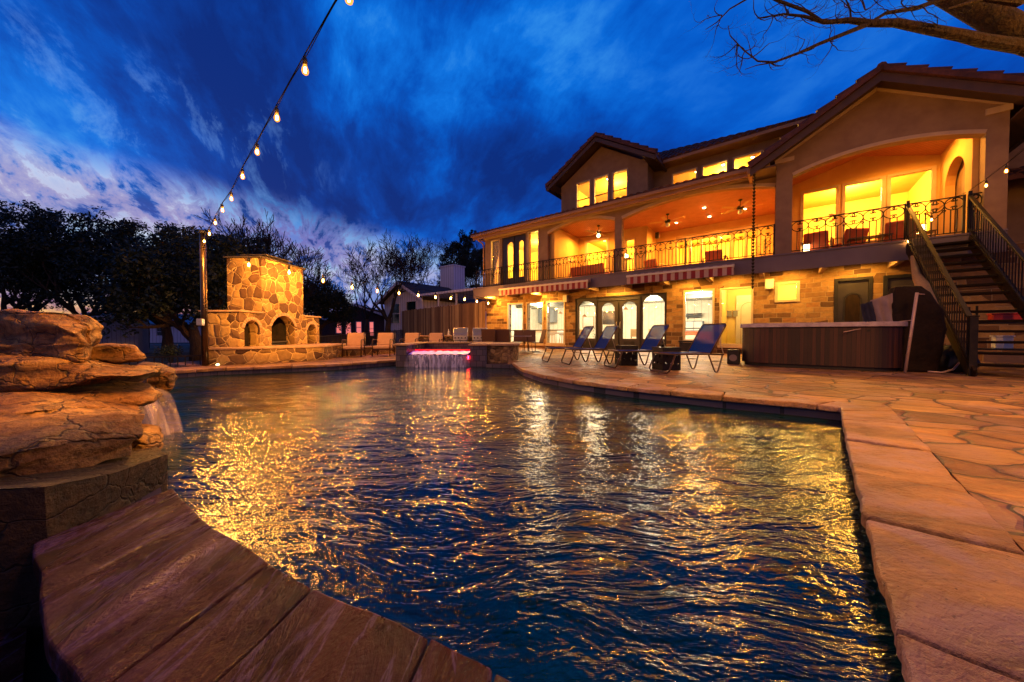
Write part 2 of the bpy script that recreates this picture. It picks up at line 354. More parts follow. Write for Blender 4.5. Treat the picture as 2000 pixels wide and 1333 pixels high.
M['sheet'] = sheet_mat('falling_water', (.55, .5, .6), .75, (16, 16, .6), (.42, .36, .9), .12)  # emission paints the spa's violet glow into the falling water
M['sheet_rock'] = sheet_mat('rock_cascade_water', (.6, .48, .55), .55, (9, 9, 1.0), (.9, .6, .7), .05)  # faint pink emission paints a lit look into the cascade
M['foamglow'] = mat('glowing_foam_lip', speck((.08, .04, .30), (.42, .26, .60), 4, .3, .4, .03, stretch=(1, .4, 1)), emis=(.16, .05, .75), es=.45)  # foam streaks with a violet glow painted in by tint and emission
def bulbglass():
    m = bpy.data.materials.new('bulb_glass'); m.use_nodes = True; t = NT(m.node_tree); t.n.clear()
    tr = t.new('ShaderNodeBsdfTransparent'); tr.inputs[0].default_value = (1, .85, .6, 1)
    e = t.new('ShaderNodeEmission'); e.inputs[0].default_value = (1., .33, .03, 1); e.inputs[1].default_value = 2.6
    mx = t.new('ShaderNodeMixShader'); mx.inputs[0].default_value = .5; t.l.new(tr.outputs[0], mx.inputs[1]); t.l.new(e.outputs[0], mx.inputs[2])
    o = t.new('ShaderNodeOutputMaterial'); t.l.new(mx.outputs[0], o.inputs[0]); return m
M['bulbglass'] = bulbglass()
def slingmat():
    m = mat('blue_sling', speck((.0006, .028, .20), (.001, .045, .30), 40, .8, .1), spec=.1); t = NT(m.node_tree)
    tr = t.new('ShaderNodeBsdfTransparent'); mx = t.new('ShaderNodeMixShader'); mx.inputs[0].default_value = .87
    t.l.new(tr.outputs[0], mx.inputs[1]); t.l.new(t.n['Principled BSDF'].outputs[0], mx.inputs[2]); t.l.new(mx.outputs[0], t.n['Material Output'].inputs[0]); return m
M['bluesling'] = slingmat()

# ------------------------------------------------------------------ mesh helpers
class MB:
    def __init__(s): s.v = []; s.f = []; s.uv = {}
    def add(s, vs, fs):
        k = len(s.v); s.v += [tuple(p) for p in vs]; s.f += [tuple(i + k for i in f) for f in fs]; return s
    def box(s, x0, x1, y0, y1, z0, z1):
        return s.add([(x0, y0, z0), (x1, y0, z0), (x1, y1, z0), (x0, y1, z0), (x0, y0, z1), (x1, y0, z1), (x1, y1, z1), (x0, y1, z1)],
                     [(0, 3, 2, 1), (4, 5, 6, 7), (0, 1, 5, 4), (1, 2, 6, 5), (2, 3, 7, 6), (3, 0, 4, 7)])
    def obox(s, p, a, b, c):
        """box from corner p with edge vectors a, b, c"""
        p, a, b, c = map(Vector, (p, a, b, c))
        if a.cross(b).dot(c) < 0: a, b = b, a
        return s.add([p, p + a, p + a + b, p + b, p + c, p + a + c, p + a + b + c, p + b + c],
                     [(0, 3, 2, 1), (4, 5, 6, 7), (0, 1, 5, 4), (1, 2, 6, 5), (2, 3, 7, 6), (3, 0, 4, 7)])
    def beam(s, p0, p1, w, h, up=(0, 0, 1)):
        p0, p1 = Vector(p0), Vector(p1); d = (p1 - p0); n = d.normalized(); up = Vector(up)
        if abs(n.dot(up)) > .98: up = Vector((1, 0, 0))
        x = n.cross(up).normalized(); y = x.cross(n).normalized()
        return s.obox(p0 - x * w / 2 - y * h / 2, x * w, y * h, d)
    def tube(s, pts, r, seg=6, closed=False, caps=True):
        pts = [Vector(p) for p in pts]; n = len(pts)
        rs = r if isinstance(r, (list, tuple)) else [r] * n
        k = len(s.v); prev = None
        for i, p in enumerate(pts):
            if closed: d = pts[(i + 1) % n] - pts[i - 1]
            else: d = pts[min(i + 1, n - 1)] - pts[max(i - 1, 0)]
            d = d.normalized() if d.length > 1e-9 else Vector((0, 0, 1))
            if prev is None:
                u = Vector((0, 0, 1)) if abs(d.z) < .9 else Vector((1, 0, 0))
                x = d.cross(u).normalized()
            else:
                x = prev - d * prev.dot(d)
                x = x.normalized() if x.length > 1e-6 else d.cross(Vector((0, 0, 1))).normalized()
            prev = x; y = d.cross(x)
            for j in range(seg):
                a = 2 * PI * j / seg; s.v.append(tuple(p + (x * math.cos(a) + y * math.sin(a)) * rs[i]))
        m = n if closed else n - 1
        for i in range(m):
            i2 = (i + 1) % n
            for j in range(seg):
                j2 = (j + 1) % seg
                s.f.append((k + i * seg + j, k + i * seg + j2, k + i2 * seg + j2, k + i2 * seg + j))
        if caps and not closed:
            s.f.append(tuple(k + j for j in reversed(range(seg)))); s.f.append(tuple(k + (n - 1) * seg + j for j in range(seg)))
        return s
    def cyl(s, p0, p1, r0, r1=None, seg=16): return s.tube([p0, p1], [r0, r0 if r1 is None else r1], seg)
    def lathe(s, prof, c=(0, 0, 0), seg=20):
        k = len(s.v); n = len(prof)
        for r, z in prof:
            for j in range(seg):
                a = 2 * PI * j / seg; s.v.append((c[0] + r * math.cos(a), c[1] + r * math.sin(a), c[2] + z))
        for i in range(n - 1):
            for j in range(seg):
                j2 = (j + 1) % seg; s.f.append((k + i * seg + j, k + i * seg + j2, k + (i + 1) * seg + j2, k + (i + 1) * seg + j))
        s.f.append(tuple(k + j for j in reversed(range(seg)))); s.f.append(tuple(k + (n - 1) * seg + j for j in range(seg)))
        return s
    def plate(s, outer, holes, fn, d0, d1):
        """2-D outline with holes, extruded; fn(a,b,d) -> xyz"""
        loops = [outer] + list(holes)
        tri = tessellate_polygon([[Vector((a, b, 0)) for a, b in l] for l in loops])
        flat = [p for l in loops for p in l]; n = len(flat); k = len(s.v)
        s.v += [tuple(fn(a, b, d0)) for a, b in flat] + [tuple(fn(a, b, d1)) for a, b in flat]
        s.f += [tuple(k + i for i in t) for t in tri] + [tuple(k + n + i for i in reversed(t)) for t in tri]
        o = 0
        for l in loops:
            m = len(l)
            for i in range(m):
                i2 = (i + 1) % m; s.f.append((k + o + i, k + o + i2, k + n + o + i2, k + n + o + i))
            o += m
        return s
    def wall(s, outer, holes, y0, y1): return s.plate(outer, holes, lambda a, b, d: (a, d, b), y0, y1)
    def slab(s, outer, holes, z0, z1): return s.plate(outer, holes, lambda a, b, d: (a, b, d), z0, z1)
    def build(s, name, m, parent=None, smooth=False, bev=0., loc=None, recalc=True, bseg=2):
        me = bpy.data.meshes.new(name); me.from_pydata(s.v, [], s.f)
        if recalc:
            bm = bmesh.new(); bm.from_mesh(me); bmesh.ops.recalc_face_normals(bm, faces=bm.faces); bm.to_mesh(me); bm.free()
        me.materials.append(m)
        if smooth: me.polygons.foreach_set('use_smooth', [True] * len(me.polygons))
        o = bpy.data.objects.new(name, me); COL.objects.link(o)
        if parent is not None: o.parent = parent
        if loc: o.location = loc
        if bev:
            b = o.modifiers.new('bevel', 'BEVEL'); b.width = bev; b.segments = bseg; b.limit_method = 'ANGLE'
        return o

def arc(x0, x1, z0, zs, zp, n=16):
    """opening outline: straight sides from z0 to spring zs, segmental arch up to zp"""
    w = (x1 - x0) / 2; h = max(zp - zs, 1e-3); r = (w * w + h * h) / (2 * h); cx = (x0 + x1) / 2; cz = zp - r
    a = math.asin(min(1, w / r)); pts = [(x0, z0), (x1, z0)]
    if h > w * .98: cz = zs; r = w; a = PI / 2
    for i in range(n + 1):
        th = a - 2 * a * i / n; pts.append((cx + r * math.sin(th), cz + r * math.cos(th)))
    return pts
def rect(x0, x1, z0, z1): return [(x0, z0), (x1, z0), (x1, z1), (x0, z1)]

def tag(o, label=None, cat=None, group=None, kind=None):
    if label: o['label'] = label
    if cat: o['category'] = cat
    if group: o['group'] = group
    if kind: o['kind'] = kind
    return o
def thing(name, loc=(0, 0, 0), rz=0., label=None, cat=None, group=None, parent=None):
    o = bpy.data.objects.new(name, None); COL.objects.link(o); o.location = loc; o.rotation_euler = (0, 0, rz); o.empty_display_size = .2
    return tag(o, label, cat, group)
def dup(root, loc=None, rz=None, label=None, scale=None):
    def cp(o, par):
        c = o.copy(); COL.objects.link(c); c.parent = par
        for ch in list(o.children): cp(ch, c)
        return c
    r = cp(root, None)
    if loc is not None: r.location = loc
    if rz is not None: r.rotation_euler = (0, 0, rz)
    if scale: r.scale = (scale,) * 3 if not isinstance(scale, tuple) else scale
    if label: r['label'] = label
    return r
def lamp(name, typ, loc, energy, col, size=.1, parent=None, rot=None, spot=None):
    l = bpy.data.lights.new(name, typ); l.energy = energy; l.color = col
    if typ == 'AREA': l.size = size
    elif typ != 'SUN': l.shadow_soft_size = size
    if spot: l.spot_size = R(spot); l.spot_blend = .6
    o = bpy.data.objects.new(name, l); COL.objects.link(o); o.location = loc
    if parent is not None: o.parent = parent
    if rot is not None: o.rotation_euler = rot
    return o
def aim(o, target):
    d = Vector(target) - o.location; o.rotation_euler = d.to_track_quat('-Z', 'Y').to_euler()
# ------------------------------------------------------------------ camera, sky, sun
cam = bpy.data.cameras.new('camera'); cam.lens = 12; cam.sensor_width = 36; cam.clip_start = .02; cam.clip_end = 2000
co = bpy.data.objects.new('camera', cam); COL.objects.link(co); co.location = (0, 0, CAMH); co.rotation_euler = (PI / 2 - PITCH, 0, 0); sc.camera = co
sc.view_settings.view_transform = 'Standard'; sc.view_settings.look = 'None'; sc.view_settings.exposure = 0
sc.render.engine = 'CYCLES'
cy = sc.cycles
cy.use_denoising = True
try: cy.denoiser = 'OPENIMAGEDENOISE'
except Exception: pass
cy.max_bounces = 7; cy.diffuse_bounces = 3; cy.glossy_bounces = 3; cy.transparent_max_bounces = 12; cy.transmission_bounces = 3
cy.sample_clamp_indirect = 6; cy.use_light_tree = True; cy.caustics_reflective = False; cy.caustics_refractive = False

w = bpy.data.worlds.new('World'); sc.world = w; w.use_nodes = True
t = NT(w.node_tree); t.n.clear()
d = t.new('ShaderNodeTexCoord').outputs['Generated']
x, y, z = t.sep(d)
zc = t.math('MAXIMUM', z, .0)
k = t.math('DIVIDE', 1., t.math('ADD', zc, .42))
P = t.comb(t.math('MULTIPLY', x, k), t.math('MULTIPLY', y, k), 0.)
Q = t.map(P, (1, 1, 1), (0, 0, R(-26)))              # streaks run toward a point low and left of the view centre
wv = t.noise(Q, .8, 3, out=1)
Q = t.vmath('ADD', Q, t.vmath('MULTIPLY', t.vmath('SUBTRACT', wv, (.5, .5, .5)), (.35, .35, 0)))
big = t.noise(t.map(Q, (1.0, .8, 1), loc=(3.3, 1.2, 0)), 1.75, 9, .56, .25)
fine = t.noise(t.map(Q, (1.9, .85, 1), loc=(.4, 2.2, 0)), 6.5, 12, .66, .25)
huge = t.noise(t.map(Q, (.8, .35, 1), loc=(9.2, .6, 0)), .6, 2, .5)
mott = t.math('ADD', t.math('MULTIPLY', big, .78), t.math('MULTIPLY', fine, .22))
col = t.ramp(mott, [(.39, (.0015, .026, .22)), (.455, (.0012, .050, .36)), (.505, (.0, .095, .56)), (.56, (.003, .18, .80)), (.64, (.05, .36, .95))])
hyp = t.math('SQRT', t.math('ADD', t.math('MULTIPLY', x, x), t.math('MULTIPLY', y, y)))
az = t.math('DIVIDE', x, t.math('ADD', hyp, 1e-4))
el = t.math('DIVIDE', z, t.math('ADD', hyp, 1e-4))
def band(v, a, b, c, d_):
    n = t.new('ShaderNodeMapRange', interpolation_type='SMOOTHSTEP'); t.set(n.inputs[0], v); n.inputs[1].default_value = a; n.inputs[2].default_value = b
    m = t.new('ShaderNodeMapRange', interpolation_type='SMOOTHSTEP'); t.set(m.inputs[0], v); m.inputs[1].default_value = c; m.inputs[2].default_value = d_
    m.inputs[3].default_value = 1; m.inputs[4].default_value = 0
    return t.math('MULTIPLY', n.outputs[0], m.outputs[0])
rim = t.math('MULTIPLY_ADD', az, -.17, .135)
rel = t.math('ADD', t.math('SUBTRACT', el, rim), t.math('MULTIPLY', t.math('SUBTRACT', big, .5), .14))
left = band(az, -3, -2.9, -.12, .12)
m_bank = t.math('MULTIPLY', band(rel, -2., -1.9, .0, .10), left)
m_wisp = t.math('MULTIPLY', band(rel, -.05, .03, .18, .34), band(az, -3, -2.9, -.62, -.4))
pale = t.ramp(fine, [(.40, (0, 0, 0)), (.46, (.5, .5, .5)), (.55, (1, 1, 1))])
pc = t.ramp(big, [(.38, (.10, .36, .88)), (.47, (.36, .60, .95)), (.56, (.72, .80, .98))])
col = t.mix(t.math('MULTIPLY', t.math('MULTIPLY', m_bank, pale), .95), col, pc)
col = t.mix(t.math('MULTIPLY', t.math('MULTIPLY', m_wisp, t.ramp(fine, [(.54, (0, 0, 0)), (.66, (1, 1, 1))])), .35), col, (.20, .42, .85, 1))
darkc = t.ramp(fine, [(.38, (1, 1, 1)), (.47, (0, 0, 0))])
col = t.mix(t.math('MULTIPLY', t.math('MULTIPLY', m_bank, darkc), .7), col, (.003, .06, .30, 1))
pinkm = t.math('MULTIPLY', band(rel, -.06, -.02, -.005, .035), band(az, -.98, -.6, -.16, .1))
pinkm = t.math('MULTIPLY', pinkm, t.ramp(fine, [(.40, (.25,) * 3), (.58, (.85,) * 3)]))
col = t.mix(t.math('MULTIPLY', pinkm, .6), col, (.17, .11, .50, 1))
pink2 = t.math('MULTIPLY', t.math('MULTIPLY', m_bank, t.ramp(huge, [(.48, (0,) * 3), (.58, (.42,) * 3)])), band(fine, .42, .48, .52, .58))
col = t.mix(pink2, col, (.26, .13, .42, 1))
glow = t.math('MULTIPLY', band(el, -.2, -.02, .02, .10), band(az, -1.2, -.85, -.45, -.2))
col = t.mix(t.math('MULTIPLY', glow, .95), col, t.ramp(fine, [(.42, (.30, .12, .16)), (.55, (1.1, .55, .06))]))
hz = band(el, -3, -2, .03, .20)
col = t.mix(t.math('MULTIPLY', t.math('MULTIPLY', hz, band(az, -.6, -.35, .2, .5)), .5), col, (.14, .20, .62, 1))
calm = t.math('MULTIPLY', band(az, .05, .5, 3, 4), .7)
col = t.mix(calm, col, t.ramp(mott, [(.38, (.0, .055, .42)), (.60, (.0, .105, .66))]))
back = t.math('MULTIPLY', band(y, -2, -1.9, -.25, .05), .85)
col = t.mix(back, col, (.12, .10, .24, 1))
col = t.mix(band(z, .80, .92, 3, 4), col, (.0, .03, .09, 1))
col = t.mix(t.math('LESS_THAN', z, -.01), col, (.004, .007, .014, 1))
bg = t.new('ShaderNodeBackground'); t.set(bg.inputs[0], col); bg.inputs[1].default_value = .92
sky = t.new('ShaderNodeTexSky', sky_type='NISHITA'); sky.sun_disc = False; sky.sun_elevation = R(1.5); sky.sun_rotation = R(-48)
bg2 = t.new('ShaderNodeBackground'); t.set(bg2.inputs[0], sky.outputs[0]); bg2.inputs[1].default_value = .004
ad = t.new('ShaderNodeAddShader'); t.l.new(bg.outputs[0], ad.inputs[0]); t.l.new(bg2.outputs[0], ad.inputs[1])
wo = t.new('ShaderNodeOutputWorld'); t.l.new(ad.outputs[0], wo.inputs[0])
w.cycles.sampling_method = 'MANUAL'; w.cycles.sample_map_resolution = 512
sun = lamp('evening_sun', 'SUN', (-10, 10, 5), .06, (1., .6, .45)); sun.data.angle = R(3)
sun.rotation_euler = Vector((.74, -.67, -.07)).to_track_quat('-Z', 'Y').to_euler()

def ground(px, py, z=0.):
    v = -(py - 666.5) / 666.667; dy = math.cos(PITCH) + v * math.sin(PITCH); dz = -math.sin(PITCH) + v * math.cos(PITCH)
    k = (z - CAMH) / dz; return ((px - 1000) / 666.667 * k, dy * k)

# ------------------------------------------------------------------ ground and pool
g = MB()
for i in range(-6, 6):
    for j in range(-3, 9): pass
g.add([(-600, -60, -.4), (600, -60, -.4), (600, 900, -.4), (-600, 900, -.4)], [(0, 1, 2, 3)])
tag(g.build('ground', M['lawn'], recalc=False), kind='structure')
rd = MB()
rd.slab([(-30, 17), (-14, 21.5), (-9, 25), (-9, 27), (-15, 25.5), (-32, 21)], [], -.4, -.39)
rd.slab([(-60, 33), (-12, 33), (-8, 37), (-60, 37)], [], -.4, -.388)
tag(rd.build('road', M['road']), kind='structure')

POOL = [(.58, .40), (.888, .705), (1.145, 1.0), (1.69, 1.61), (2.5, 2.50), (3.28, 3.36), (3.0, 3.58), (2.39, 3.97), (1.54, 4.66), (.95, 5.3), (.56, 5.95), (.22, 7.0), (.03, 8.5),
        (-.68, 8.7), (-.68, 8.95), (-3.05, 8.95), (-3.2, 9.35), (-4.2, 8.08), (-5.3, 7.5), (-6.2, 7.06), (-6.6, 6.55), (-6.25, 5.9), (-4.6, 4.45), (-2.98, 2.86), (-2.06, 1.98), (-1.59, 1.56),
        (-1.1, 1.22), (-.787, 1.05), (-.58, .945), (-.21, .777), (-.05, .705), (.25, .56)]
def offset(poly, d):
    n = len(poly); out = []
    for i in range(n):
        a, b, c = Vector(poly[i - 1]), Vector(poly[i]), Vector(poly[(i + 1) % n])
        e1 = (b - a).normalized(); e2 = (c - b).normalized(); n1 = Vector((e1.y, -e1.x)); n2 = Vector((e2.y, -e2.x)); m = (n1 + n2)
        m = m / max(m.dot(n1), .55) if m.length > 1e-6 else n1
        out.append(tuple(b + m * d))
    return out
OUT = offset(POOL, .34)
wt = MB(); wt.add([(a, b, -.15) for a, b in offset(POOL, .01)], [])
tri = tessellate_polygon([[Vector((a, b, 0)) for a, b in POOL]]); wt.f = [tuple(q) for q in tri]
wo_ = wt.build('water', M['water']); tag(wo_, kind='structure')
# upward normals
bm = bmesh.new(); bm.from_mesh(wo_.data)
for f_ in bm.faces:
    f_.normal_update()
    if f_.normal.z < 0: f_.normal_flip()
bm.to_mesh(wo_.data); bm.free()

pool = thing('swimming_pool', (0, 0, 0), 0, 'freeform swimming pool with dark water and flagstone coping', 'swimming pool')
sh = MB(); sh.slab(offset(POOL, .33), [offset(POOL, .012)], -.6, -.062); sh.build('pool_shell', M['pooltile'], pool)

def resample(pts, cuts):
    L = [0]
    for i in range(1, len(pts)): L.append(L[-1] + (Vector(pts[i]) - Vector(pts[i - 1])).length)
    def q(s):
        s = max(0, min(L[-1], s))
        for i in range(1, len(L)):
            if s <= L[i] + 1e-9:
                f = (s - L[i - 1]) / max(L[i] - L[i - 1], 1e-9); return Vector(pts[i - 1]).lerp(Vector(pts[i]), f)
        return Vector(pts[-1])
    return L[-1], q
def coping(inner, outer, lens, name, m, over=.035, th=.06, cuts=None):
    mb = MB(); Li, qi = resample(inner, 0); Lo, qo = resample(outer, 0)
    rnd = random.Random(3)
    if cuts is None:
        cuts = [0.]
        while cuts[-1] < Li: cuts.append(cuts[-1] + rnd.uniform(*lens))
        cuts = [c * Li / cuts[-1] for c in cuts]
    # outer parameter by nearest fraction along matching vertices
    Ls = [0]; Os = [0]
    for i in range(1, len(inner)):
        Ls.append(Ls[-1] + (Vector(inner[i]) - Vector(inner[i - 1])).length); Os.append(Os[-1] + (Vector(outer[i]) - Vector(outer[i - 1])).length)
    def mapo(s):
        for i in range(1, len(Ls)):
            if s <= Ls[i] + 1e-9: f = (s - Ls[i - 1]) / max(Ls[i] - Ls[i - 1], 1e-9); return Os[i - 1] + f * (Os[i] - Os[i - 1])
        return Os[-1]
    for a, b in zip(cuts[:-1], cuts[1:]):
        gp = .007 if name == 'coping' and th == .06 and over > .03 else .0035; n = max(3, int((b - a) / .035)); z = rnd.uniform(-.003, .004); ja = rnd.uniform(-.03, .03); jb = rnd.uniform(-.03, .03)
        mm = 6; top = []
        for i in range(n + 1):
            s = a + gp + (b - a - 2 * gp) * i / n; p = qi(s); so = mapo(s); o = qo(so)
            dd = (o - p).normalized()
            p2 = p - dd * (over + (.008 * noise.noise(Vector((s * 5, 1, 2))) + .007 * noise.noise(Vector((s * 23, 4, 2))) if over > .03 else .008 * noise.noise(Vector((s * 3, 1, 2))))); o2 = o + dd * .012 * noise.noise(Vector((s * 5, 7, 1)))
            row = []
            for j in range(mm + 1):
                q = p2.lerp(o2, j / mm)
                row.append((q.x, q.y, z + .010 * noise.noise(Vector((q.x * 4, q.y * 4, a))) + .003 * noise.noise(Vector((q.x * 15, q.y * 15, a)))))
            top.append(row)
        k0 = len(mb.v); W = mm + 1
        for row in top: mb.v += row
        for row in top: mb.v += [(x_, y_, -th) for x_, y_, _ in row]
        N_ = (n + 1) * W
        for i in range(n):
            for j in range(mm):
                q = k0 + i * W + j; mb.f.append((q, q + 1, q + W + 1, q + W)); mb.f.append((q + N_, q + N_ + W, q + N_ + W + 1, q + N_ + 1))
            q = k0 + i * W; mb.f.append((q, q + W, q + W + N_, q + N_)); q += mm; mb.f.append((q, q + N_, q + W + N_, q + W))
        for j in range(mm):
            q = k0 + j; mb.f.append((q, q + N_, q + N_ + 1, q + 1)); q = k0 + n * W + j; mb.f.append((q, q + 1, q + 1 + N_, q + N_))
    return mb.build(name, m, pool, bev=.012 if over > .03 else .006, smooth=False)
coping(POOL[:13], OUT[:13], (.45, .95), 'coping', M['coping'])
coping(POOL[16:23], OUT[16:23], (.5, .9), 'coping', M['coping'])
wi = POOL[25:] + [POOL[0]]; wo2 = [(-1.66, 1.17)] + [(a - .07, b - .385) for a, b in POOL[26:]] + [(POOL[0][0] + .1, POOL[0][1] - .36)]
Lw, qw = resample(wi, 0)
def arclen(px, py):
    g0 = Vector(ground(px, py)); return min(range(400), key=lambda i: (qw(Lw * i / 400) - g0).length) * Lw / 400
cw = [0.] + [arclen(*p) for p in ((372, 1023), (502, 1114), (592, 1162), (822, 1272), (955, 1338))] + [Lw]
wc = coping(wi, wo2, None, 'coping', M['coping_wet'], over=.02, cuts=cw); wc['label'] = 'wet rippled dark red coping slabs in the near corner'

# flagstone deck wraps the pool
inner = OUT[:13] + [(-.62, 9.4), (-3.1, 9.6)] + OUT[17:22] + [(-6.6, 5.6), (-4.9, 4.1), (-3.3, 2.5), (-2.3, 1.75)]
outer = [(-2.6, 1.2), (-5, 3.2), (-7.0, 5.2), (-7.35, 6.7), (-7.1, 7.55), (-8.4, 8.3), (-8.3, 12.2), (-6.2, 13), (-4.6, 14.5), (-5, 20), (-3, 23), (8, 24), (24, 12), (24, -6), (1.0, -6)]
dk = MB(); dk.slab(inner + outer, [], -.5, -.006); tag(dk.build('deck_paving', M['flag']), kind='structure')
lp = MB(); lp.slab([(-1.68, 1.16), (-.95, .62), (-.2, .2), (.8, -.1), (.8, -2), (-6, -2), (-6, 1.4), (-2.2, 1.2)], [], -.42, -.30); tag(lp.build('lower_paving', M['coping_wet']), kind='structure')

# ------------------------------------------------------------------ boulders
def rock(P_, A, B, z0, z1, seed, n=26, p=5., amp=.05, tilt=(0, 0), taper=0., name='boulder', shift=0., strata=.03, npl=26):
    """P_: near right corner, A: vector to the left, B: vector to the back"""
    P_, A, B = Vector(P_), Vector(A), Vector(B); bm = bmesh.new()
    bmesh.ops.create_cube(bm, size=2); bmesh.ops.subdivide_edges(bm, edges=bm.edges[:], cuts=n, use_grid_fill=True)
    C = P_ + A / 2 + B / 2; zc = (z0 + z1) / 2; hz = (z1 - z0) / 2; vs = []
    rr_ = random.Random(seed * 5 + 1); planes = []
    for _ in range(npl):
        m_ = Vector((rr_.uniform(-1, 1), rr_.uniform(-1, 1), rr_.uniform(-.6, .9))).normalized(); planes.append((m_, rr_.uniform(.80, 1.06) * (abs(m_.x) ** 1 + abs(m_.y) + abs(m_.z)) * .80))
    so = Vector((seed * 13.7, seed * 7.1, seed * 3.3))
    for v in bm.verts:
        q = v.co; L_ = (abs(q.x) ** p + abs(q.y) ** p + abs(q.z) ** p) ** (1 / p); q = q / L_
        q0 = q.copy()
        for m_, h_ in planes:
            e_ = q.dot(m_) - h_
            if e_ > 0: q = q - m_ * e_ * .93
        q = q * 1.10
        f = 1 - taper * max(0, q.x + .2) ** 1.3
        pos = Vector((C.x - A.x / 2 * q.x - B.x / 2 * -q.y, C.y - A.y / 2 * q.x + B.y / 2 * q.y, zc + hz * q.z * f + shift * q.x))
        pos.x = C.x - A.x / 2 * q.x + B.x / 2 * q.y
        pos.z += tilt[0] * q.x + tilt[1] * q.y
        nn = Vector((pos.x * 1.8, pos.y * 1.8, pos.z * 3.5)) + so
        d_ = Vector((noise.fractal(nn, .9, 2.1, 5), noise.fractal(nn + Vector((9, 0, 0)), .9, 2.1, 5), noise.fractal(nn + Vector((0, 9, 0)), .9, 2.1, 5)))
        st = noise.noise(Vector((seed, q.x * .6, pos.z * 16))) ; st = math.copysign(abs(st) ** .7, st)
        hdir = Vector((q.x * -A.x + q.y * B.x, q.x * -A.y + q.y * B.y, 0)); hdir = hdir.normalized() if hdir.length > .01 else hdir
        side = max(0, 1 - abs(q.z) ** 3)
        chip = noise.cell(nn * 1.6) - .5
        v.co = pos + d_ * amp * 1.1 + hdir * (st * strata * side * 1.6 + chip * .02)
    me = bpy.data.meshes.new(name); bm.to_mesh(me); bm.free(); me.materials.append(M['rock'])
    me.polygons.foreach_set('use_smooth', [True] * len(me.polygons))
    try: me.set_sharp_from_angle(angle=R(22))
    except Exception: pass
    o = bpy.data.objects.new(name, me); COL.objects.link(o); return o
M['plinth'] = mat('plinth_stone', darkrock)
RG = 'boulders of the rock waterfall'
tag(rock((-2.78, 2.15), (-1.55, .25), (-.52, .60), .56, .86, 1, tilt=(-.03, 0), p=10, amp=.03, n=44, npl=9, strata=.02), 'squared sandstone boulder topping the rock pile, its end lit orange', 'boulder', RG)
tag(rock((-2.33, 2.12), (-2.0, -.1), (-.85, .9), .30, .585, 2, taper=.55, amp=.05, p=4, n=46, tilt=(-.03, -.02)), 'long tapering sandstone slab pointing over the water, second from top', 'boulder', RG)
tag(rock((-2.42, 2.15), (-1.6, -.3), (-.6, .6), .18, .36, 3, amp=.04, n=34, strata=.06), 'thin dark ledge wedged between two big sandstone slabs', 'boulder', RG)
tag(rock((-1.84, 1.84), (-.42, -1.15), (-.95, .75), .09, .345, 4, amp=.045, p=6, n=56, tilt=(-.035, .01), strata=.012), 'broad lowest sandstone boulder with pitted face above the coping', 'boulder', RG)
tag(rock((-2.02, 1.88), (-.30, .06), (-.2, .3), .0, .165, 5, amp=.03, p=2.6, n=20), 'small rounded boulder at the water corner of the rock pile', 'boulder', RG)
tag(rock((-3.05, 3.05), (-.45, .05), (-.3, .35), .18, .42, 6, amp=.04, p=3.4, n=18), 'wedge shaped boulder behind the pointed slab tip', 'boulder', RG)
tag(rock((-2.66, 2.42), (-.42, .02), (-.2, .22), .50, .63, 7, amp=.03, p=3, n=18), 'small flat stone resting on the pointed slab beside the top boulder', 'boulder', RG)
tag(rock((-3.25, 2.75), (-.9, .1), (-.6, .6), -.3, .24, 8, amp=.06, p=4, n=26), 'wet boulder under the rock cascade', 'boulder', RG)
tag(rock((-3.1, 2.5), (-2.6, 0), (-.9, .9), -.35, .32, 9, amp=.08, p=4, n=26), 'dark core boulder at the bottom of the rock pile', 'boulder', RG)
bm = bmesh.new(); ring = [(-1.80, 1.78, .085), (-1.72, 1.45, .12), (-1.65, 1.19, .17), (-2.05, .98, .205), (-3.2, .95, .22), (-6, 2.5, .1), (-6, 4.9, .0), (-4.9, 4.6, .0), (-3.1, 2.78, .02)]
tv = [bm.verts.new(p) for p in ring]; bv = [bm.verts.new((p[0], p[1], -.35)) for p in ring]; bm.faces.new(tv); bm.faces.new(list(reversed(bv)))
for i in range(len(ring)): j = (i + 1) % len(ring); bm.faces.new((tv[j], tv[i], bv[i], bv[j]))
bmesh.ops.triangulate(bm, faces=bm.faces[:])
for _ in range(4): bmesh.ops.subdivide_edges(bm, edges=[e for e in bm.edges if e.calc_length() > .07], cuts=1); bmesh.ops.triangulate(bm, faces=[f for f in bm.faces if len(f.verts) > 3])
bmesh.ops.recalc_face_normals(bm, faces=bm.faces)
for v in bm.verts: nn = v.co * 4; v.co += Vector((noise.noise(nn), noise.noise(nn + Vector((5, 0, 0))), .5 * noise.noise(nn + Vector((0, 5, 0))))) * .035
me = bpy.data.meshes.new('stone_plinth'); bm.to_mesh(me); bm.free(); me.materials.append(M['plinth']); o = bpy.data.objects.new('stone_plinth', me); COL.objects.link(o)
tag(o, 'rough dark stone plinth under the boulders beside the wet coping', 'plinth')

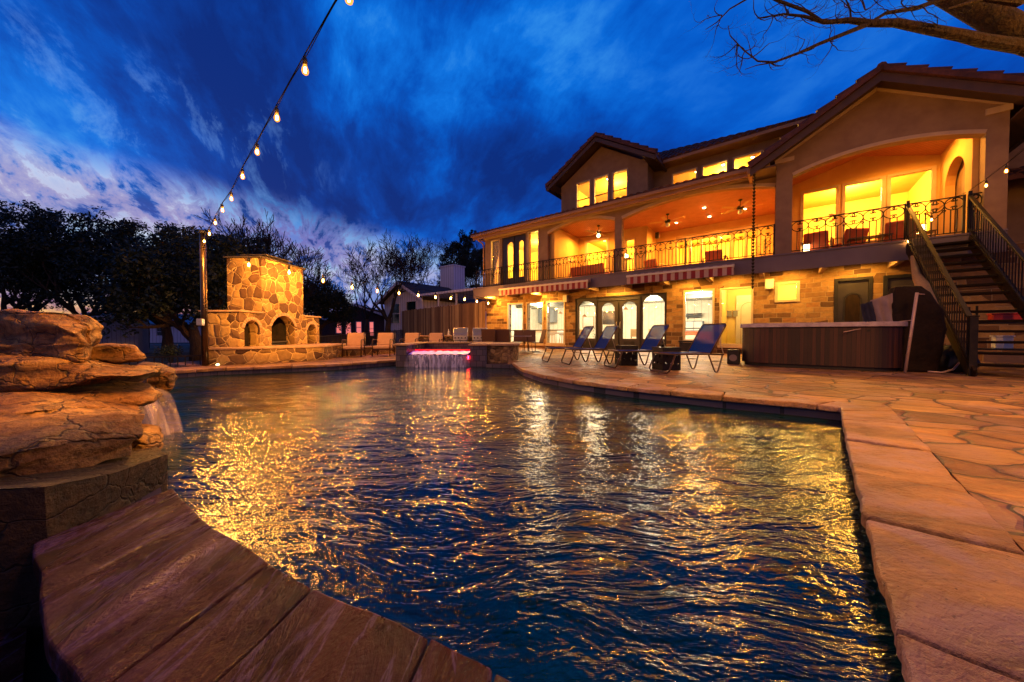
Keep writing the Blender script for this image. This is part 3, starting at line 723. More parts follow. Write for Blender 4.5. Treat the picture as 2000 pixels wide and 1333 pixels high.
# cascade off the rocks
def sheet(rows, name, m, parent=None):
    """rows: list of polylines; grid mesh with uv"""
    mb = MB(); n = len(rows); k = len(rows[0])
    for r_ in rows: mb.v += [tuple(p) for p in r_]
    for i in range(n - 1):
        for j in range(k - 1): mb.f.append((i * k + j, i * k + j + 1, (i + 1) * k + j + 1, (i + 1) * k + j))
    o = mb.build(name, m, parent, smooth=True, recalc=False); uv = o.data.uv_layers.new(name='UVMap')
    for pl in o.data.polygons:
        for li in pl.loop_indices:
            vi = o.data.loops[li].vertex_index; uv.data[li].uv = ((vi // k) / (n - 1), (vi % k) / (k - 1))
    return o
rows = []
for i in range(19):
    f = i / 18; a = Vector((-3.30, 2.66, .25)).lerp(Vector((-3.22, 3.12, .24)), f); r_ = []
    for j in range(15):
        g_ = j / 14; out = .30 * g_ ** .8 * (1 + .12 * math.sin(i * 1.7)); dr = .40 * g_ ** 1.9
        r_.append(a + Vector((.93 * out, -.18 * out + .02 * math.sin(i * 2.3), -dr + .01 * math.sin(i * 3 + j))))
    rows.append(r_)
o = sheet(rows, 'rock_cascade', M['sheet_rock']); tag(o, 'short misty cascade pouring between the boulders into the pool', 'waterfall')
fm = MB(); rnd = random.Random(5)

# ------------------------------------------------------------------ spa with spillway
spa = thing('raised_spa', (0, 0, 0), 0, 'raised stone spa with red lit spillway at the far pool edge', 'spa')
s = MB(); s.box(-3.05, -2.76, 8.93, 11.2, -.5, .40); s.box(-1.1, -.66, 8.93, 11.2, -.5, .40); s.box(-2.76, -1.1, 9.02, 9.3, -.5, .13); s.box(-2.76, -1.1, 10.9, 11.2, -.5, .40)
s.build('spa_wall', M['pooltile'], spa, bev=.01)
s = MB(); s.box(-3.1, -2.72, 8.88, 11.25, .403, .45); s.box(-1.14, -.62, 8.88, 11.25, .403, .45); s.box(-2.717, -1.143, 10.85, 11.25, .403, .45)
s.build('capstone', M['capstone'], spa, bev=.012)
s = MB(); s.box(-2.755, -1.105, 9.301, 10.899, -.1, .21); s.build('spa_water', M['water'], spa)
lip = []
for i in range(25):
    x_ = -2.72 + 1.58 * i / 24; lip.append([Vector((x_, 9.55 - j * .085, .235 - .055 * (j / 8) ** 2 + .012 * math.sin(i * 1.9 + j * .8))) for j in range(9)])
sheet(lip, 'spillway_lip', M['foamglow'], spa)
rows = []
for i in range(41):
    x_ = -2.72 + 1.58 * i / 40; r_ = []
    for j in range(10):
        g_ = j / 9; fl = 1 + .16 * (1 - abs(i - 20) / 20.) ; r_.append(Vector((x_ + (i - 20) * .004 * g_, 8.87 - .10 * math.sqrt(g_) * fl + .012 * math.sin(i * 2.1), .18 - .33 * g_ ** 1.3)))
    rows.append(r_)
sheet(rows, 'spillway_water', M['sheet'], spa)
s = MB(); s.box(-2.74, -1.12, 9.62, 9.66, .215, .275); s.build('light_bar', M['redled'], spa)
s = MB(); s.box(-2.7, -1.16, 10.3, 10.33, .2, .25); 
lamp('spa_red_light', 'AREA', (-1.9, 9.35, .36), .8, (1, .03, .10), 1.0, None, (0, 0, 0))
lw = MB(); pts = [(-.655, 9.05), (-.2, 9.02), (.02, 9.1), (.16, 9.35), (.2, 9.9), (.1, 10.6), (-.655, 10.9)]
lw.slab(pts, [], -.05, .39); o = lw.build('curved_wall', M['fire_small']); root = thing('ledger_stone_wall', (0, 0, 0), 0, 'low curved ledger stone wall at the right of the spa', 'stone wall'); o.parent = root; o.name = 'masonry'
lw = MB(); lw.slab(offset(pts, .05), [], .395, .447); lw.build('capstone', M['capstone'], root, bev=.012)

# ------------------------------------------------------------------ outdoor fireplace
M['soot'] = mat('sooty_brick', speck((.012, .008, .006), (.05, .028, .018), 7, .9, .5, .02))
E_ = Vector((.998, -.06)); D_ = Vector((.06, .998))       # E toward the camera's right, D away from it
FA = math.atan2(D_.y, D_.x) - PI / 2
fp = thing('stone_fireplace', (-6.6, 8.27, 0), FA, 'tall rubble stone outdoor fireplace glowing orange beside the pole', 'fireplace')
# local: x = E (openings face +x), y = D
def fx(a, b, d): return (d, a, b)
f = MB()
ho = arc(.14, .60, .39, .86, 1.05, 10); hc = arc(1.02, 1.92, .39, .92, 1.22, 14); hr = arc(2.50, 2.92, .39, .84, 1.02, 10)
f.plate([(0, 0), (3.1, 0), (3.1, 1.24), (2.32, 1.24), (2.32, 2.70), (.70, 2.70), (.70, 1.24), (0, 1.24)], [ho, hc, hr], fx, -.26, 0)
f.box(-.95, -.262, 0, 3.1, 0, .385); f.box(-.95, -.262, 0, .12, .385, 1.24); f.box(-.95, -.262, 2.98, 3.1, .385, 1.24); f.box(-.95, -.262, .66, .96, .385, 1.24); f.box(-.95, -.262, 1.98, 2.44, .385, 1.24)
f.box(-.95, -.83, .12, .66, .385, 1.24); f.box(-.95, -.83, 2.44, 2.98, .385, 1.24); f.box(-.95, -.83, .96, 1.98, .385, 1.24)
f.box(-.95, -.262, .70, 2.32, 1.243, 2.70)
f.build('stonework', M['fire'], fp)
for y0_, y1_ in ((-.05, .697), (2.323, 3.15)): c = MB(); c.box(-1.0, .05, y0_, y1_, 1.243, 1.29); c.build('capstone', M['capstone'], fp, bev=.012)
c = MB(); c.box(-1.0, .05, .64, 2.38, 2.703, 2.745); c.box(-.75, -.2, 1.1, 1.9, 2.747, 2.84); c.box(-.85, -.1, 1.0, 2.0, 2.842, 2.875); c.build('chimney_cap', M['shingle'], fp, bev=.01)
for (y0, y1, zs, zp) in ((.14, .60, .86, 1.05), (1.02, 1.92, .92, 1.22), (2.50, 2.92, .84, 1.02)):
    a_ = MB()
    o1 = arc(y0, y1, zs, zs, zp, 12)[2:]; o2 = arc(y0 - .10, y1 + .10, zs, zs, zp + .10, 12)[2:]
    for i in range(len(o1) - 1):
        q = .12; p1 = [o1[i], o1[i + 1], o2[i + 1], o2[i]]; cx = sum(p_[0] for p_ in p1) / 4; cz = sum(p_[1] for p_ in p1) / 4
        p1 = [(cx + (p_[0] - cx) * .9, cz + (p_[1] - cz) * .9) for p_ in p1]; a_.plate(p1, [], fx, .001, .022)
    a_.build('arch_stones', M['capstone'], fp, bev=.006)
for (y0, y1, zt) in ((.13, .61, 1.03), (.97, 1.97, 1.2), (2.45, 2.97, 1.0)): q = MB(); q.box(-.80, -.79, y0, y1, .39, zt); q.box(-.79, -.30, y0 + (.0 if y1 - y0 < .6 else .0), y0 + .008, .39, zt); q.box(-.79, -.30, y1 - .008, y1, .39, zt); q.build('firebox', M['soot'], fp)
lg = MB(); lg.box(-.6, -.15, 1.2, 1.75, .39, .43)
for i in range(4): lg.cyl((-.5 + .12 * i, 1.15, .47), (-.45 + .1 * i, 1.8, .48), .035, seg=8)
lg.build('log_grate', M['black'], fp)
hb = thing('stone_hearth', (0, 0, 0), 0, 'low flat topped stone hearth bench in front of the fireplace', 'hearth')
hp = [(-7.0, 7.82), (-6.2, 8.15), (-5.14, 9.35), (-5.5, 11.3), (-6.35, 11.4), (-6.57, 8.24), (-7.05, 8.25)]
h = MB(); h.slab(hp, [], -.02, .345); h.build('stonework', M['fire'], hb)
h = MB(); h.slab(offset(hp, .035), [], .348, .395); h.build('capstone', M['capstone'], hb, bev=.01)
lw = thing('low_stone_wall', (0, 0, 0), 0, 'low stone wall running from the hearth behind the patio chairs', 'stone wall')
wp = [(-5.35, 10.9), (-4.0, 13.2), (-4.2, 13.35), (-5.6, 11.1)]
h = MB(); h.slab(wp, [], -.02, .24); h.build('stonework', M['fire'], lw); h = MB(); h.slab(offset(wp, .03), [], .243, .285); h.build('capstone', M['capstone'], lw, bev=.01)
gl = MB(); gl.lathe([(.03, 0), (.035, .01), (.02, .03), (0.001, .035)], (-6.72, 7.78, 0), 10); o = gl.build('ground_light', M['lampglow']); tag(o, 'tiny lit ground light at the foot of the hearth', 'light')

# added fill spots without fixtures, to brighten the fireplace, rock pile and right deck
fl = lamp('added_fireplace_fill', 'SPOT', (-2.6, 5.4, 2.75), 2600, (1., .42, .06), .08, spot=38); aim(fl, (-6.4, 9.4, 1.3))
fl = lamp('added_rock_fill', 'SPOT', (-.5, 1.7, 2.7), 1050, (1., .37, .035), .06, spot=50); aim(fl, (-3.3, 2.5, .35))

fl = lamp('added_deck_fill', 'SPOT', (4.3, .1, 4.5), 1500, (1., .42, .07), .10, spot=78); aim(fl, (4.1, 3.0, 0))  # added fill spot for the right deck, no fixture modelled
q = MB(); q.box(-1.16, -1.13, 8.90, 8.925, .05, .14); q.build('red_niche_light', mat('red_niche_glow', base=(.3, 0, 0), emis=(1., .006, .02), es=60.), spa)
# ------------------------------------------------------------------ the house; local x along the facade, y into the house
M['porchfloor'] = mat('porch_bounce_floor', speck((.50, .38, .26), (.62, .48, .34), 5, .5, .1))
HA = math.atan2(-.614, .789); HO = Vector((7.4, 11.2, 0)); HM = Matrix.Translation(HO) @ Matrix.Rotation(HA, 4, 'Z')
def H(u, n, z): return HM @ Vector((u, n, z))
house = thing('house', HO, HA, 'two storey stucco and stone house with lit arched balcony and tile roofs', 'house')
def hb_(mb, name, m, bev=0., smooth=False, par=None): return mb.build(name, m, par or house, bev=bev, smooth=smooth)

# lower stone wall
winL = [(-10.42, -9.42, .23, 2.31), (-9.18, -8.2, .23, 2.30), (-7.98, -6.98, .23, 2.28)]
winR = [(-1.80, -.83, .46, 2.33), (-.60, .33, .33, 2.32)]
small = (.99, 1.54, 1.80, 2.37)
FD = (-6.42, -2.43, .03, 2.35)
doors = [(2.42, 3.19, .03, 2.37), (3.45, 4.13, .03, 2.36)]
s = MB(); s.wall(rect(-12, 9, -.1, 3.0), [rect(*w_) for w_ in winL + winR + [small, FD] + doors], 1.0, 1.28)
s.box(-12, -11.72, 1.283, 9, -.1, 3.0); hb_(s, 'stone_wall', M['ashlar'])
def window(x0, x1, z0, z1, n, fw=.06, bars=(), m='winframe', out=.03, sash=None, par=None):
    f = MB(); f.wall(rect(x0 - fw * .6, x1 + fw * .6, z0 - fw * .6, z1 + fw * .6), [rect(x0 + fw * .5, x1 - fw * .5, z0 + fw * .5, z1 - fw * .5)], n - out, n + .09)
    w_ = hb_(f, 'window', M[m], bev=.006, par=par)
    if sash: b_ = MB(); b_.box(x0 + fw * .5, x1 - fw * .5, n + .01, n + .05, sash - .02, sash + .02); hb_(b_, 'sash_bar', M['darkframe'], par=w_)
    g_ = MB(); g_.box(x0 + fw * .52, x1 - fw * .52, n + .052, n + .058, z0 + fw * .52, z1 - fw * .52); hb_(g_, 'pane', M['glass'], par=w_)
    return w_
for w_ in winL: window(*w_, 1.0, sash=.86 + .03)
for w_ in winL + winR: s_ = MB(); s_.box(w_[0] - .08, w_[1] + .08, .92, 1.0 - .003, w_[2] - .12, w_[2] - .045); hb_(s_, 'window_sill', M['trim'], bev=.008)
for w_ in winR: window(*w_, 1.0, sash=.92 if w_[0] < -1 else None)
window(*small, 1.0, fw=.08)
# french door unit
f = MB(); arcs = [arc(-6.26, -5.44, .5, 1.98, 2.21, 14), arc(-5.12, -4.56, .5, 1.88, 2.08, 14), arc(-4.20, -3.62, .5, 1.88, 2.08, 14), arc(-3.36, -2.52, .5, 2.0, 2.28, 14)]
f.wall(rect(*FD), arcs, 1.05, 1.12); fdoor = hb_(f, 'french_door', M['darkframe'])
tr_ = MB()
for x_ in (-6.40, -5.36, -3.46, -2.47): tr_.box(x_ - .02, x_ + .02, 1.01, 1.047, .04, 2.33)
tr_.box(-6.42, -2.43, 1.012, 1.045, 2.30, 2.345); tr_.box(-5.335, -3.49, 1.02, 1.048, 2.14, 2.17); tr_.box(-4.39, -4.36, 1.0, 1.049, .05, 2.135)
for a_ in arcs:
    for i in range(2, len(a_) - 1):
        p, q = a_[i], a_[i + 1]; tr_.beam((p[0], 1.035, p[1]), (q[0], 1.035, q[1]), .03, .03, (0, 1, 0))
for x0, x1 in ((-6.26, -5.44), (-5.12, -4.56), (-4.20, -3.62), (-3.36, -2.52)): tr_.box(x0 + .05, x1 - .05, 1.03, 1.048, .14, .40)
hb_(tr_, 'door_frame', M['black'], bev=.004, par=fdoor)
g_ = MB(); g_.box(-6.4, -2.46, 1.08, 1.086, .45, 2.3); hb_(g_, 'pane', M['glass'], par=fdoor)
h_ = MB()
for x_ in (-4.45, -4.29): h_.tube([(x_, 1.03, .95), (x_, .98, .97), (x_, .98, 1.2), (x_, 1.03, 1.22)], .014, 6)
hb_(h_, 'handle', M['steel'], par=fdoor)
for i, (x0, x1, z0, z1) in enumerate(doors):
    d_ = MB(); d_.box(x0, x1, 1.06, 1.11, z0, z1); dd = hb_(d_, 'door', M['darkframe'], bev=.004)
    d_ = MB(); d_.wall(rect(x0 - .03, x1 + .03, z0, z1 + .03), [rect(x0 + .06, x1 - .06, z0 + .01, z1 - .06)], .98, 1.058); hb_(d_, 'door_frame', M['black'], bev=.004, par=dd)
    d_ = MB(); a_ = arc(x0 + .2, x1 - .2, .35, 1.75, 2.02, 12)
    for k_ in range(len(a_)):
        p, q = a_[k_], a_[(k_ + 1) % len(a_)]; d_.beam((p[0], 1.05, p[1]), (q[0], 1.05, q[1]), .035, .03, (0, 1, 0))
    hb_(d_, 'panel_moulding', M['black'], par=dd)
    d_ = MB(); d_.wall([((p[0] - (x0 + x1) / 2) * .86 + (x0 + x1) / 2, (p[1] - 1.2) * .95 + 1.2) for p in a_], [], 1.045, 1.06); hb_(d_, 'door_panel', M['stair'], par=dd)
    d_ = MB(); d_.cyl((x1 - .1, .985, 1.02), (x1 - .1, 1.06, 1.02), .03, seg=10); hb_(d_, 'handle', M['steel'], par=dd)

# balcony slab and fascia
s = MB(); s.box(-11.9, 5.19, -.02, 5.4, 2.98, 3.13); s.box(-11.9, 5.19, .02, 1.0, 2.93, 2.976); hb_(s, 'balcony_floor', M['fascia'])
s = MB(); s.box(-11.95, 5.2, -.08, -.023, 2.63, 3.10); s.box(-11.95, -11.9, -.02, 1.0, 2.63, 3.10); s.box(-11.97, 5.2, -.11, -.02, 3.103, 3.15)
for x_ in (-8.8, -5.4, -2.4, .62, 2.1): s.box(x_, x_ + .006, -.086, -.081, 2.64, 3.09)
hb_(s, 'fascia_board', M['fascia'], bev=.004)
x_ = -11.3
while x_ < 4: s = MB(); s.box(x_, x_ + .12, .0, 1.0, 2.60, 2.926); hb_(s, 'joist', M['trim'], bev=.006); x_ += 1.48
# upper wall
A1 = arc(-7.50, -4.28, 3.14, 5.36, 5.68, 22); A2 = arc(-3.99, .92, 3.14, 5.35, 5.69, 26)
s = MB(); s.wall(rect(-11.45, 1.02, 3.132, 5.86), [rect(-11.0, -10.44, 3.3, 5.62), rect(-10.25, -8.76, 3.15, 5.63), rect(-8.60, -8.0, 3.25, 5.63), A1, A2], .30, .52)
s.box(-11.45, -11.25, .523, 6, 3.132, 5.86); hb_(s, 'upper_wall', M['stucco'])
s = MB()
for A_ in (A1, A2):
    for i in range(2, len(A_) - 1):
        p, q = A_[i], A_[i + 1]; s.beam((p[0], .295, p[1] + .055), (q[0], .295, q[1] + .055), .11, .03, (0, 1, 0))
s.box(-11.48, 1.02, .262, .297, 5.74, 5.85); hb_(s, 'arch_trim', M['trim'])
window(-11.0, -10.44, 3.3, 5.62, .3); window(-8.60, -8.0, 3.25, 5.63, .3)
f = MB(); ad_ = [arc(-9.94, -9.57, 3.55, 5.20, 5.38, 12), arc(-9.22, -8.92, 3.55, 5.20, 5.38, 12)]
f.wall(rect(-10.25, -8.76, 3.15, 5.63), ad_, .34, .42); dd = hb_(f, 'double_door', M['darkframe'], bev=.004)
f = MB(); f.box(-10.2, -8.8, .38, .386, 3.5, 5.5); hb_(f, 'pane', M['glass'], par=dd)
f = MB(); f.box(-9.49, -9.46, .31, .338, 3.16, 5.6); f.box(-10.25, -8.76, .31, .338, 5.6, 5.63); hb_(f, 'door_frame', M['black'], par=dd)

# recess
s = MB(); s.box(-7.47, -7.27, .523, 3.0, 3.132, 5.72)
s.wall(rect(-7.27, -3.8, 3.132, 5.72), [rect(-6.84, -5.69, 3.6, 5.45), rect(-4.79, -4.35, 3.3, 5.2)], 3.0, 3.15)
s.box(-3.95, -3.8, 3.153, 4.6, 3.132, 5.72); s.wall(rect(-3.8, 1.02, 3.132, 5.72), [rect(-2.92, .32, 3.14, 5.40)], 4.6, 4.75)
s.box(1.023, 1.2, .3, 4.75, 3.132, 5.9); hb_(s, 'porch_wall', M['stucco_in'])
s = MB(); s.box(-7.47, 1.02, .523, 4.75, 5.723, 5.78); hb_(s, 'porch_ceiling', M['ceiling'])
window(-6.84, -5.69, 3.6, 5.45, 3.0, fw=.1, m='trim'); window(-4.79, -4.35, 3.3, 5.2, 3.0, m='trim')
f = MB(); xs = [-2.92, -2.30, -1.84, -1.2, -.62, -.1, .32]
f.wall(rect(-2.92, .32, 3.14, 5.40), [rect(xs[i] + .06, xs[i + 1] - .06, 3.22, 5.12) for i in range(6)], 4.63, 4.70); sd = hb_(f, 'sliding_door', M['gutter'], bev=.004)
f = MB(); f.box(-2.9, .3, 4.66, 4.666, 3.2, 5.2); hb_(f, 'pane', M['glass'], par=sd)
s = MB(); s.box(-7.26, 5.0, .53, 4.6, 3.132, 3.145); hb_(s, 'porch_floor', M['porchfloor'])  # pale floor layer added to bounce light up at the porch ceiling
# gable wing
A3 = arc(1.33, 4.86, 3.14, 5.45, 5.76, 26)
s = MB(); s.wall([(.94, 3.155), (5.19, 3.155), (5.19, 6.12), (3.05, 7.36), (.94, 6.08)], [[(a, max(b, 3.16)) for a, b in A3]], -.06, .22)
s.box(5.0, 5.19, .223, 5, 3.132, 6.0)
hb_(s, 'gable_wall', M['stucco'])
s = MB()
for i in range(2, len(A3) - 1):
    p, q = A3[i], A3[i + 1]; s.beam((p[0], -.068, p[1] + .04), (q[0], -.068, q[1] + .04), .09, .02, (0, 1, 0))
s.beam((.94, -.075, 6.03), (3.05, -.075, 7.27), .12, .03, (0, 1, 0)); s.beam((3.05, -.075, 7.27), (5.19, -.075, 6.03), .12, .03, (0, 1, 0))
s.box(.90, 1.36, -.10, -.063, 5.90, 6.02); s.box(4.84, 5.22, -.10, -.063, 5.86, 6.0)
hb_(s, 'gable_trim', M['trim'])
s = MB(); s.wall([(1.2, 3.132), (5.0, 3.132), (5.0, 6.3), (3.1, 6.62), (1.2, 6.3)], [rect(1.66, 2.57, 3.7, 5.68), rect(2.72, 3.63, 3.7, 5.68), rect(3.75, 4.66, 3.7, 5.68)], 2.5, 2.65)
s.box(1.2, 1.32, .223, 2.5, 3.132, 6.2)
s.plate([(.35, 3.135), (2.497, 3.135), (2.497, 6.2), (.35, 6.2)], [[(max(a, .37), b) for a, b in arc(.75, 2.1, 3.15, 4.95, 5.5, 14)]], lambda a, b, d: (d, a, b), 4.78, 4.97)
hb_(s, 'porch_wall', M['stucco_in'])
s = MB(); s.obox((1.2, .223, 5.95), (1.9, 0, .55), (0, 2.4, 0), (0, 0, .04)); s.obox((3.1, .223, 6.5), (1.9, 0, -.55), (0, 2.4, 0), (0, 0, .04)); hb_(s, 'porch_ceiling', M['ceiling'])
for x0, x1 in ((1.66, 2.57), (2.72, 3.63), (3.75, 4.66)): window(x0, x1, 3.7, 5.68, 2.5, fw=.08, m='trim')

# dormer and clerestory
s = MB(); dw = [(-6.88, -6.17, 6.86, 8.10), (-5.96, -5.26, 6.86, 8.11), (-5.06, -4.37, 6.86, 8.11)]
s.wall([(-7.75, 6.0), (-3.5, 6.0), (-3.5, 8.16), (-5.62, 9.50), (-7.75, 8.16)], [rect(*q) for q in dw], 2.0, 2.2)
s.box(-3.7, -3.5, 2.203, 6, 6.0, 8.1); s.box(-7.75, -7.55, 2.203, 6, 6.0, 8.1); hb_(s, 'dormer_wall', M['stucco'])
for q in dw: window(*q, 2.0, sash=7.28, fw=.05)
cw_ = [(-2.72, -1.77, 7.0, 7.75), (-1.55, -.66, 7.0, 7.75), (-.45, .46, 7.0, 7.75)]
s = MB(); s.wall(rect(-3.497, 3.2, 6.4, 8.12), [rect(*q) for q in cw_], 3.0, 3.2); hb_(s, 'clerestory_wall', M['stucco'])
for q in cw_: window(*q, 3.0, fw=.05)

# roofs
def tileroof(name, e0, e1, r0, r1, tw=.27, ts=.40):
    """barrel tiles: eave e0-e1, ridge r0-r1"""
    e0, e1, r0, r1 = map(Vector, (e0, e1, r0, r1)); W = (e1 - e0).length; L_ = ((r0 + r1) / 2 - (e0 + e1) / 2).length
    nu = max(2, int(W / tw)) * 6; rows = max(1, int(L_ / ts)); mb = MB(); nrm = (e1 - e0).cross(r0 - e0).normalized()
    if nrm.z < 0: nrm = -nrm
    vs = []
    for r_ in range(rows):
        for e in (0, 1):
            g_ = (r_ + e) / rows; a, b = e0.lerp(r0, g_), e1.lerp(r1, g_); row = []
            for i in range(nu + 1):
                ph = (i % 6) / 6; row.append(a.lerp(b, i / nu) + nrm * (.075 * abs(math.sin(PI * ph)) ** .7 + (.035 if e == 0 else .0)))
            vs.append(row)
    k0 = nu + 1
    for row in vs: mb.v += [tuple(p) for p in row]
    for i in range(len(vs) - 1):
        for j in range(nu): q = i * k0 + j; mb.f.append((q, q + 1, q + k0 + 1, q + k0))
    # underside and eave closure
    k1 = len(mb.v); mb.v += [tuple(p - nrm * .03) for p in (e0, e1, r1, r0)]; mb.f.append((k1, k1 + 3, k1 + 2, k1 + 1))
    base = len(mb.v); mb.v += [tuple(e0.lerp(e1, j / nu) - nrm * .03) for j in range(nu + 1)]
    for j in range(nu): mb.f.append((base + j, base + j + 1, j + 1, j))
    return mb.build(name, M['tile'], house, recalc=False)
def rake(mb, p0, p1, r=.085, ts=.40):
    p0, p1 = Vector(p0), Vector(p1); L_ = (p1 - p0).length; n = int(L_ / ts); d_ = (p1 - p0) / n
    for i in range(n):
        a = p0 + d_ * i; b = a + d_ * 1.04; mb.tube([a + Vector((0, 0, .045)), b], [r * 1.15, r * .92], 8)
        mb.obox(a + Vector((0, -r * 1.1, -.10)), d_ * 1.0, (0, r * .5, 0), (0, 0, .13))
tileroof('balcony_roof', (-12.05, -.16, 5.96), (.75, -.16, 5.96), (-9.6, 3.0, 7.02), (.75, 3.0, 7.02))
s = MB(); s.box(-12.02, .78, -.22, -.10, 5.84, 5.965); s.box(-12.02, -11.9, -.10, 1.6, 5.84, 5.95); hb_(s, 'gutter', M['gutter'], bev=.02)
s = MB(); s.box(-11.98, .93, -.097, .30, 5.853, 5.90); s.box(-12.0, -11.453, .303, 3, 5.853, 5.90); s.box(-11.97, .93, -.097, -.05, 5.72, 5.85); hb_(s, 'soffit', M['gutter'])
s = MB(); s.tube([(-11.75, -.1, 5.84), (-11.72, .0, 5.74), (-11.55, .22, 5.55), (-11.52, .26, 5.3), (-11.52, .26, 3.16)], .04, 8); hb_(s, 'downspout', M['gutter'], smooth=True)
# dormer roof
for sg in (-1, 1):
    tileroof('dormer_roof', (-5.62 + sg * 2.62, 1.42, 8.10), (-5.62 + sg * 2.62, 6.2, 8.10), (-5.62, 1.42, 9.73), (-5.62, 6.2, 9.73))
s = MB()
for sg in (-1, 1): rake(s, (-5.62 + sg * 2.66, 1.40, 8.14), (-5.62, 1.40, 9.80))
s.tube([(-5.62, 1.35, 9.80), (-5.62, 6.2, 9.80)], .09, 8); hb_(s, 'rake_tile', M['tile'])
s = MB()
for sg in (-1, 1):
    s.obox((-5.62, 1.36, 9.47), (sg * 2.6, 0, -1.615), (0, .05, 0), (0, 0, .19)); s.obox((-5.62, 1.413, 9.6), (sg * 2.6, 0, -1.615), (0, .60, 0), (0, 0, .04))
    s.obox((-5.62 + sg * 2.62 - .04, 1.36, 7.93), (.08, 0, 0), (0, 3, 0), (0, 0, .14)); s.obox((-5.62 + sg * 2.13, 1.42, 8.06), (sg * .45, 0, 0), (0, 3, 0), (0, 0, .03))
hb_(s, 'dormer_bargeboard', M['darkwood'])
# main upper roof
tileroof('upper_roof', (-3.3, 2.45, 8.22), (2.0, 2.45, 8.22), (-4.6, 4.4, 9.62), (1.68, 4.4, 9.12))
tileroof('upper_roof', (2.0, 9, 8.22), (2.0, 2.45, 8.22), (1.75, 9, 9.0), (1.68, 4.4, 9.12))
s = MB(); s.box(-3.45, 2.05, 2.38, 2.46, 8.08, 8.20); s.box(-3.45, 2.0, 2.463, 3.0, 8.09, 8.13); hb_(s, 'upper_gutter', M['gutter'], bev=.01)
# gable wing roof
tileroof('gable_roof', (.33, 7, 5.80), (.33, -.62, 5.80), (3.03, 7, 7.44), (3.03, -.62, 7.44))
tileroof('gable_roof', (5.85, -.62, 5.74), (5.85, 7, 5.74), (3.03, -.62, 7.44), (3.03, 7, 7.44))
s = MB(); rake(s, (.28, -.64, 5.80), (3.0, -.64, 7.46), .10); rake(s, (5.95, -.64, 5.74), (3.06, -.64, 7.46), .10); s.tube([(3.03, -.7, 7.5), (3.03, 7, 7.5)], .10, 8); hb_(s, 'rake_tile', M['tile'])
s = MB()
s.obox((3.03, -.66, 7.15), (-2.72, 0, -1.65), (0, .05, 0), (0, 0, .22)); s.obox((3.03, -.66, 7.15), (2.82, 0, -1.70), (0, .05, 0), (0, 0, .22))
s.obox((3.03, -.607, 7.30), (-2.70, 0, -1.64), (0, .545, 0), (0, 0, .04)); s.obox((3.03, -.607, 7.30), (2.82, 0, -1.70), (0, .545, 0), (0, 0, .04))
s.box(.30, .93, -.60, .30, 5.66, 5.70); s.box(5.2, 5.85, -.60, 5, 5.62, 5.66); s.box(5.80, 5.9, -.62, 5, 5.58, 5.74)
hb_(s, 'gable_bargeboard', M['darkwood'])
s = MB(); s.box(.24, .36, -.62, .3, 5.60, 5.76); hb_(s, 'gutter_end', M['gutter'], bev=.02)
# dark right wing
s = MB(); s.wall(rect(5.6, 12, -.1, 6.6), [], 2.2, 2.5); s.box(5.193, 5.6, 2.2, 2.4, 0, 5.6); s.box(5.2, 5.8, .9, 2.2, -.1, .2); hb_(s, 'side_wing_wall', M['stucco'])
tileroof('side_roof', (5.6, 1.6, 6.3), (12, 1.6, 6.3), (5.6, 6, 8.2), (12, 6, 8.2))
tileroof('side_canopy_roof', (5.45, .9, 4.55), (9, .9, 4.55), (5.45, 2.2, 5.1), (9, 2.2, 5.1))

# rooms
def room(u0, u1, n0, n1, z0, z1, wm, cm='room_ceil', fm_='roomfloor', left=True, right=True):
    q = MB(); q.box(u0, u1, n1, n1 + .1, z0, z1)
    if left: q.box(u0 - .1, u0, n0, n1, z0, z1)
    if right: q.box(u1, u1 + .1, n0, n1, z0, z1)
    hb_(q, 'interior_wall', M[wm]); q = MB(); q.box(u0, u1, n0, n1, z1, z1 + .05); hb_(q, 'interior_ceiling', M[cm]); q = MB(); q.box(u0, u1, n0, n1, z0 - .05, z0); hb_(q, 'interior_floor', M[fm_])
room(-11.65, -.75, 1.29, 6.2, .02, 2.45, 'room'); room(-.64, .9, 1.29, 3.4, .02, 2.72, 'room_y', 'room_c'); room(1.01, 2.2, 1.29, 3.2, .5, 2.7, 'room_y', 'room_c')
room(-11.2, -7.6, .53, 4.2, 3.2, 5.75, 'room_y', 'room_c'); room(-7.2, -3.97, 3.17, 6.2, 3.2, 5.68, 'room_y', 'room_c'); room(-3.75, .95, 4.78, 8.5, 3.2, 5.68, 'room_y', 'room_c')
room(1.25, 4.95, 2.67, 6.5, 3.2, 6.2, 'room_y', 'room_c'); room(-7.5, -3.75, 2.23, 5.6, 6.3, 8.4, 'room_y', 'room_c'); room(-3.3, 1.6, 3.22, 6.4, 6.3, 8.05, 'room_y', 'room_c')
WY = (1., .50, .07); WW = (1., .86, .56)
for nm, p, e, c_, r_ in [('room_lamp', (-9.7, 3.2, 2.2), 234, WW, .3), ('room_lamp', (-6.6, 3.4, 2.2), 234, WW, .3), ('room_lamp', (-3.6, 3.2, 2.2), 234, WW, .3), ('room_lamp', (-1.6, 2.8, 2.2), 104, WW, .2), ('bath_lamp', (.1, 2.3, 2.45), 104, (1, .72, .22), .15), ('closet_lamp', (1.5, 2.2, 2.4), 190, (1, .66, .15), .1),
                         ('room_lamp', (-9.4, 2.4, 5.3), 338, WY, .2), ('room_lamp', (-5.6, 4.6, 5.3), 286, WY, .2), ('room_lamp', (-1.6, 6.6, 5.3), 416, WY, .3), ('room_lamp', (3.1, 4.4, 5.7), 442, WY, .3), ('room_lamp', (-5.6, 3.8, 8.0), 286, WY, .2), ('room_lamp', (-.9, 4.8, 7.7), 312, WY, .2)]:
    lamp(nm, 'POINT', p, e * (1.9 if c_[1] > .8 else .9 if 'room' not in nm else 2.2), c_, r_, house)
